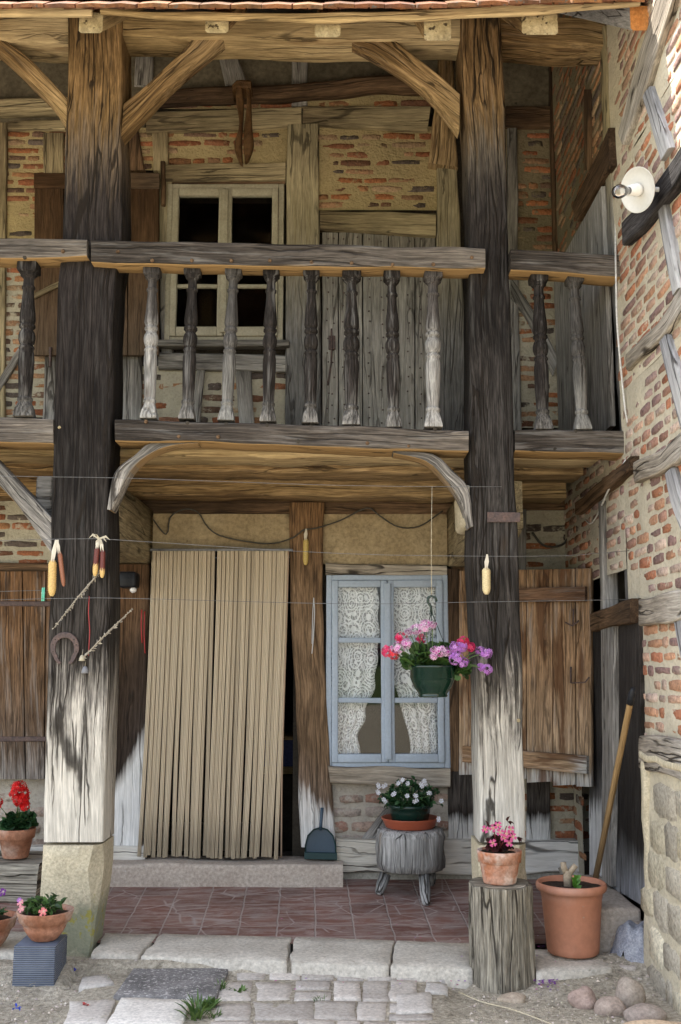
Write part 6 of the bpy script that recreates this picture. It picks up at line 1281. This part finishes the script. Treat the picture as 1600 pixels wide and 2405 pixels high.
# corn cobs
def cob(label, top, bot, husk, r, col, col2=None, split=2.0, Y=YF-.05, fan=False, group='dried corn cobs hung up on the house front'):
    a, b = PY(*top, Y), PY(*bot, Y); t = thing('corn_cob', b, label, 'corn cob', group); mb = MB(); L = (b-a).length; ax = (b-a).normalized(); u, v = frame_of(ax); NR, NK = 20, 26; rings = []
    for i in range(NR*2+1):
        s = i/(NR*2); env = min(1, (s/.12)**.5) * (1 if s < .75 else sqrt(max(.05, 1-((s-.75)/.27)**2))); row = []
        for k in range(NK):
            th = 2*pi*k/NK; bmp = 1-.10*((i+0) % 2)-.07*(k % 2); rr_ = r*env*bmp; cc = col if (col2 is None or s < split+.05*sin(k*2.0)) else col2; g = R.uniform(.75, 1.15)
            row.append(mb.vert(a+ax*L*s+u*cos(th)*rr_+v*sin(th)*rr_, None, s, tuple(q*g for q in cc)))
        rings.append(row)
    for r0, r1_ in zip(rings, rings[1:]):
        for k in range(NK): mb.face((r0[k], r0[(k+1) % NK], r1_[(k+1) % NK], r1_[k]))
    mb.face(rings[0]); mb.face(rings[-1][::-1]); mb.build('kernels', M['vplain'], t)
    if husk:
        mb = MB(); h = PY(*husk, Y); 
        for k in range(5):
            o_ = Vector((R.uniform(-.5, .5), -R.uniform(.2, .9), 0))*r; w_ = r*R.uniform(.35, .6)
            p0 = h+Vector((R.uniform(-.004, .004), 0, 0)); p1 = h.lerp(a, .6)+o_*.8; p2 = a+ax*L*.10+o_*1.1; q0 = [mb.vert(p0+Vector((-w_*.3, -.002, 0)), None, 0, (.62, .56, .44)), mb.vert(p0+Vector((w_*.3, -.002, 0)), None, 0, (.62, .56, .44)), mb.vert(p1+Vector((w_*.7, -.004, 0)), None, 0, (.58, .52, .40)), mb.vert(p1+Vector((-w_*.7, -.004, 0)), None, 0, (.66, .60, .48)), mb.vert(p2+Vector((0, -.005, 0)), None, 0, (.6, .54, .42))]
            mb.face((q0[0], q0[1], q0[2], q0[3])); mb.face((q0[3], q0[2], q0[4]))
        tube(mb, [h, h.lerp(a, .5)+Vector((0, -.004, 0)), a], .004, 5, col=(.60, .54, .42))
        if fan:
            for (dx, dz) in ((-.055, .010), (.04, -.010), (.06, .0), (-.03, .012), (.02, -.03), (-.018, -.025)):
                q0 = h+Vector((0, -.008, 0)); q1 = h+Vector((dx*.6, -.014, dz+.012)); q2 = h+Vector((dx, -.01, dz-.008)); w_ = Vector((0, 0, .006)) if abs(dx) > .04 else Vector((.006, 0, 0))
                ii = [mb.vert(c_, None, 0, (.42, .37, .27)) for c_ in (q0+w_, q0-w_, q1-w_, q1+w_, q2)]; mb.face(ii[:4]); mb.face((ii[3], ii[2], ii[4]))
        mb.build('husk', M['vplain'], t)
    return t
YEL, MRN, RST = (.60, .40, .14), (.12, .022, .014), (.26, .10, .05)
cob('fat yellow corn cob hanging at the edge of the charcoal post', (124, 1313), (122, 1400), (132, 1268), .0225, YEL); cob('thin rusty brown cob beside the fat yellow one', (140, 1294), (150, 1377), (136, 1268), .0125, RST)
cob('maroon cob with yellow tip, shorter of the tied pair', (229, 1283), (223, 1353), (234, 1266), .0150, MRN, YEL, .62, fan=True); cob('maroon cob with small yellow tip, longer of the tied pair', (242, 1290), (240, 1357), (236, 1266), .0145, MRN, YEL, .72)
cob('yellow cob hanging on the brown doorpost under the cable', (719, 1264), (718, 1327), (720, 1242), .020, (.50, .36, .10), Y=YW-.12); cob('pale ivory cob hanging on the split post', (1142, 1332), (1143, 1396), (1145, 1302), .0235, (.66, .54, .30))
# dried flower spikes
def spike(label, a, b, r, Y=YF-.03, curl=0):
    A_, B_ = PY(*a, Y), PY(*b, Y-.01); t = MB(); tube(t, [A_, A_.lerp(B_, .5)+Vector((0, -.01, .006)), B_], .0045, 5, col=(.30, .26, .20), taper=.4)
    for k in range(90):
        s = R.random()**.8; p = A_.lerp(B_, s); d = ((B_-A_).normalized()+rdir()*.9).normalized(); leaf(t, p, d, Vector((0, -1, 0)), R.uniform(.5, 1)*r*(1-.6*s), .006, R.choice([(.34, .30, .23), (.44, .40, .32), (.22, .19, .15)]))
    return t.build('dried_stalk', M['vplain'], label=label, cat='dried stalk', group='dried stalks stuck on the left post')
spike('pale dried flower stalk slanting down from the maroon cobs', (240, 1338), (126, 1476), .030); spike('grey dried flower stalk slanting above the rusty bells', (196, 1545), (312, 1430), .030)
# horseshoe
hs_ = thing('horseshoe', PY(152, 1562, YF-.02), 'rusty horseshoe nailed open side down on the charcoal post', 'horseshoe'); mb = MB(); y_ = YF-.016; O = []; I = []
for k in range(25):
    a = lerp(-.36*pi, 1.36*pi, k/24); x = 152+cos(a)*31; y = 1517-sin(a)*32+(0 if sin(a) > 0 else -sin(a)*14*0); O.append(PY(152+cos(a)*34*(1 if sin(a) > -.3 else .92), 1520-sin(a)*36*(1 if sin(a) > 0 else 1.25), y_)); I.append(PY(152+cos(a)*22*(1 if sin(a) > -.3 else .9), 1522-sin(a)*24*(1 if sin(a) > 0 else 1.6), y_))
sweep(mb, O, I, Vector((0, -1, 0)), .012, .02, 0.0005, 0, .003); mb.build('shoe', M['iron'], hs_)
mb = MB()
for k in (4, 6, 8, 16, 18, 20): c_ = (O[k]+I[k])/2; lathe(mb, c_+Vector((0, .001, 0)), Vector((0, -.003, 0)), [(0, .0035), (.0025, .0035)], 6)
mb.build('nail_holes', M['core'], hs_)
for (x, y, lb, r) in ((193, 1546, 'small yellowish bell beside the horseshoe', .017), (200, 1574, 'small rusty grey bell, lower one beside the horseshoe', .020)):
    b_ = thing('small_bell', PY(x, y+8, YF-.03), lb, 'bell', 'small bells on the left post'); mb = MB(); c_ = PY(x, y, YF-.03); cl = (.40, .36, .26) if y < 1560 else (.18, .18, .19); lathe(mb, c_+Vector((0, 0, r)), Vector((0, 0, -r*2)), [(0, .003), (.003, r*.5), (r*.9, r*.8), (r*1.7, r), (r*1.8, r*.9), (r*1.85, .002)], 14, col=cl); mb.build('body', M['vplain'], b_)
    mb = MB(); tube(mb, [c_+Vector((0, 0, r)), c_+Vector((.0, .01, r+.03))], .002, 5, col=(.2, .17, .12)); mb.build('loop', M['vplain'], b_)
mb = MB(); tube(mb, [PY(210, 1400, YF-.012), PY(208, 1440, YF-.014), PY(211, 1480, YF-.012), PY(208, 1540, YF-.014)], .0022, 5, col=(.35, .03, .03)); mb.build('red_thread', M['vplain'], label='thin red thread hanging down the charcoal post above the bells', cat='thread')
mb = MB()
for (x0, y0, y1) in ((333, 1432, 1510), (340, 1436, 1534)): tube(mb, [PY(x0, y0, YW-.07), PY(x0-1, (y0+y1)/2, YW-.075), PY(x0+1, y1, YW-.07)], .004, 5, col=(.38, .02, .02))
mb.build('red_twine', M['vplain'], label='red twine hanging on the brown doorpost beside the strip curtain', cat='twine')
mb = MB(); tube(mb, [PY(737, 1404, YW-.095), PY(739, 1440, YW-.10), PY(736, 1500, YW-.10), PY(733, 1535, YW-.10)], .0035, 5, col=(.55, .55, .55)); tube(mb, [PY(737, 1404, YW-.095), PY(735, 1440, YW-.10), PY(733, 1512, YW-.10)], .003, 5, col=(.5, .5, .5)); mb.build('white_string', M['vplain'], label='white string loop hanging from a nail on the middle doorpost', cat='string')
# black sensor lamp by the door
sl_ = thing('sensor_lamp', PY(297, 1382, YW-.25), 'black box floodlight with small white sensor on the doorpost by the curtain', 'lamp'); p0, p1 = PY(276, 1342, YW-.25), PY(318, 1379, YW-.25)
mb = MB(); box(mb, p0.x, p1.x, YW-.25, YW-.10, p1.z, p0.z, cham=.014); mb.build('housing', M['blackplastic'], sl_); mb = MB(); c_ = PY(313, 1386, YW-.20); lathe(mb, c_+Vector((0, 0, .02)), Vector((0, 0, -.04)), [(0, .01), (.012, .022), (.026, .022), (.038, .008)], 14); mb.build('sensor', M['porcelain'], sl_)
mb = MB(); box(mb, (p0.x+p1.x)/2-.015, (p0.x+p1.x)/2+.015, YW-.101, YW-.048, p1.z+.03, p0.z-.03); mb.build('bracket', M['blackplastic'], sl_)
# leather ox-yoke pad hanging from the purlin
hp = thing('leather_harness', PY(570, 382, YW-.24), 'old cracked leather harness pad hanging from the purlin above the upper window', 'harness'); yl2 = YW-.26
def L_(nm, A_, B_, Y, th): mb = MB(); timber(mb, A_, B_, ('Y', Y), th, step=.03, wob=.006, bumpy=.010, cham=.03, cols=6); mb.build(nm, M['leather'], hp)
L_('pad', [(552, 195), (556, 240), (562, 290), (550, 340), (562, 378)], [(572, 192), (571, 240), (570, 290), (569, 340), (570, 384)], yl2, .06); L_('pad', [(576, 192), (577, 240), (573, 300), (572, 345), (574, 380)], [(590, 200), (592, 240), (593, 300), (596, 340), (585, 374)], yl2-.005, .05)
L_('strap', [(545, 196), (556, 186), (590, 188)], [(546, 218), (556, 206), (590, 205)], yl2-.02, .16)
# weeds
def weed(px, py, n, h, label, broad=False):
    c_ = PZ(px, py, .02); mb = MB(); c_.z = .005
    for k in range(n):
        a = R.uniform(0, 2*pi); lean = R.uniform(.3, 1.1); d = Vector((cos(a)*lean, sin(a)*lean, 1)).normalized(); leaf(mb, c_+Vector((R.uniform(-.02, .02), R.uniform(-.02, .02), 0)), d, Vector((0, 0, 1)), h*R.uniform(.5, 1.1), h*(.35 if broad else .09), R.choice([(.09, .17, .035), (.13, .22, .05), (.07, .13, .03)]))
    mb.build('weed', M['leaf'], label=label, cat='weed', group='weeds between the paving stones')
weed(520, 2325, 34, .07, 'grassy weed tuft at the corner of the dark slab'); weed(566, 2330, 16, .05, 'small broad-leaved weed among the pavers beside the dark slab', True); weed(752, 2352, 26, .05, 'small grassy weed in a joint of the paving'); weed(462, 2392, 34, .13, 'tall bladed weed beside the white paving slab')
weed(490, 2368, 40, .07, 'bushy weed between the dark slab and the white one', True); weed(612, 2252, 20, .035, 'tiny grass tuft at the kerb above the paving'); weed(1325, 2300, 4, .06, 'single green blade below the big pot', True); weed(505, 2390, 22, .06, 'low weed at the lower edge among the pavers'); weed(238, 2308, 12, .045, 'sparse weed on the bare earth left of the slab')
# petals
mb = MB()
for k in range(120):
    x = R.choice([R.uniform(900, 1240), R.uniform(600, 1240), R.uniform(1230, 1320)]); y = R.choice([R.uniform(2120, 2260), R.uniform(2290, 2330)]); zz = .092 if y < 2262 else .03
    if 1100 < x < 1250 and y < 2330: continue
    p = PZ(x, y, zz); a = R.uniform(0, 6); s = R.uniform(.004, .008); col = R.choice([(.35, .12, .55), (.6, .1, .4), (.75, .6, .8), (.5, .05, .2)]); mb.face([mb.vert(p+Vector((cos(a+q*1.57)*s, sin(a+q*1.57)*s*.7, R.uniform(0, .003))), None, 0, col) for q in range(4)])
for k in range(60):
    p = PZ(1285+R.gauss(0, 14), 2303+R.gauss(0, 7), .045); a = R.uniform(0, 6); mb.face([mb.vert(p+Vector((cos(a+q*1.57)*.007, sin(a+q*1.57)*.006, R.uniform(0, .006))), None, 0, (.22, .06, .34)) for q in range(4)])
mb.build('fallen_petals', M['petal'], label='purple and pink petals scattered on kerb and ground', cat='petals', kind='stuff')
mb = MB(); tube(mb, [G3(1078, 2330, .035), G3(1130, 2352, .04), G3(1200, 2370, .03), G3(1270, 2395, .03), G3(1330, 2420, .03)], .0032, 5)
mb.build('straw_stem', M['straw'], label='long dry straw lying on the earth before the upright log', cat='straw')
mb = MB()
for k in range(70):
    x, y = R.choice([(R.uniform(1100, 1500), R.uniform(2300, 2400)), (R.uniform(0, 500), R.uniform(2290, 2400))]); p = PZ(x, y, .035); a = R.uniform(0, pi); d = Vector((cos(a), sin(a), R.uniform(-.1, .2)))*R.uniform(.01, .04); tube(mb, [p, p+d*.5+Vector((0, 0, .004)), p+d], .0009, 3)
mb.build('straw_litter', M['straw'], label='bits of dry straw and stalks strewn over the bare earth', cat='litter', kind='stuff')
for (x, y, c_, lb) in ((172, 2278, (.02, .04, .5), 'crumpled bright blue plastic scrap near the ribbed block'), (38, 2364, (.03, .08, .55), 'small blue scrap on the bare earth at the lower left'), (200, 2357, (.5, .03, .03), 'small red scrap on the earth above the pale paving slab')):
    mb = MB(); p = PZ(x, y, .04)
    for k in range(6): leaf(mb, p+Vector((R.uniform(-.01, .01), R.uniform(-.01, .01), -.005)), rdir()+Vector((0, 0, .3)), Vector((0, 0, 1)), .018, .012, c_)
    mb.build('plastic_scrap', M['vplain'], label=lb, cat='scrap', group='plastic scraps on the ground')
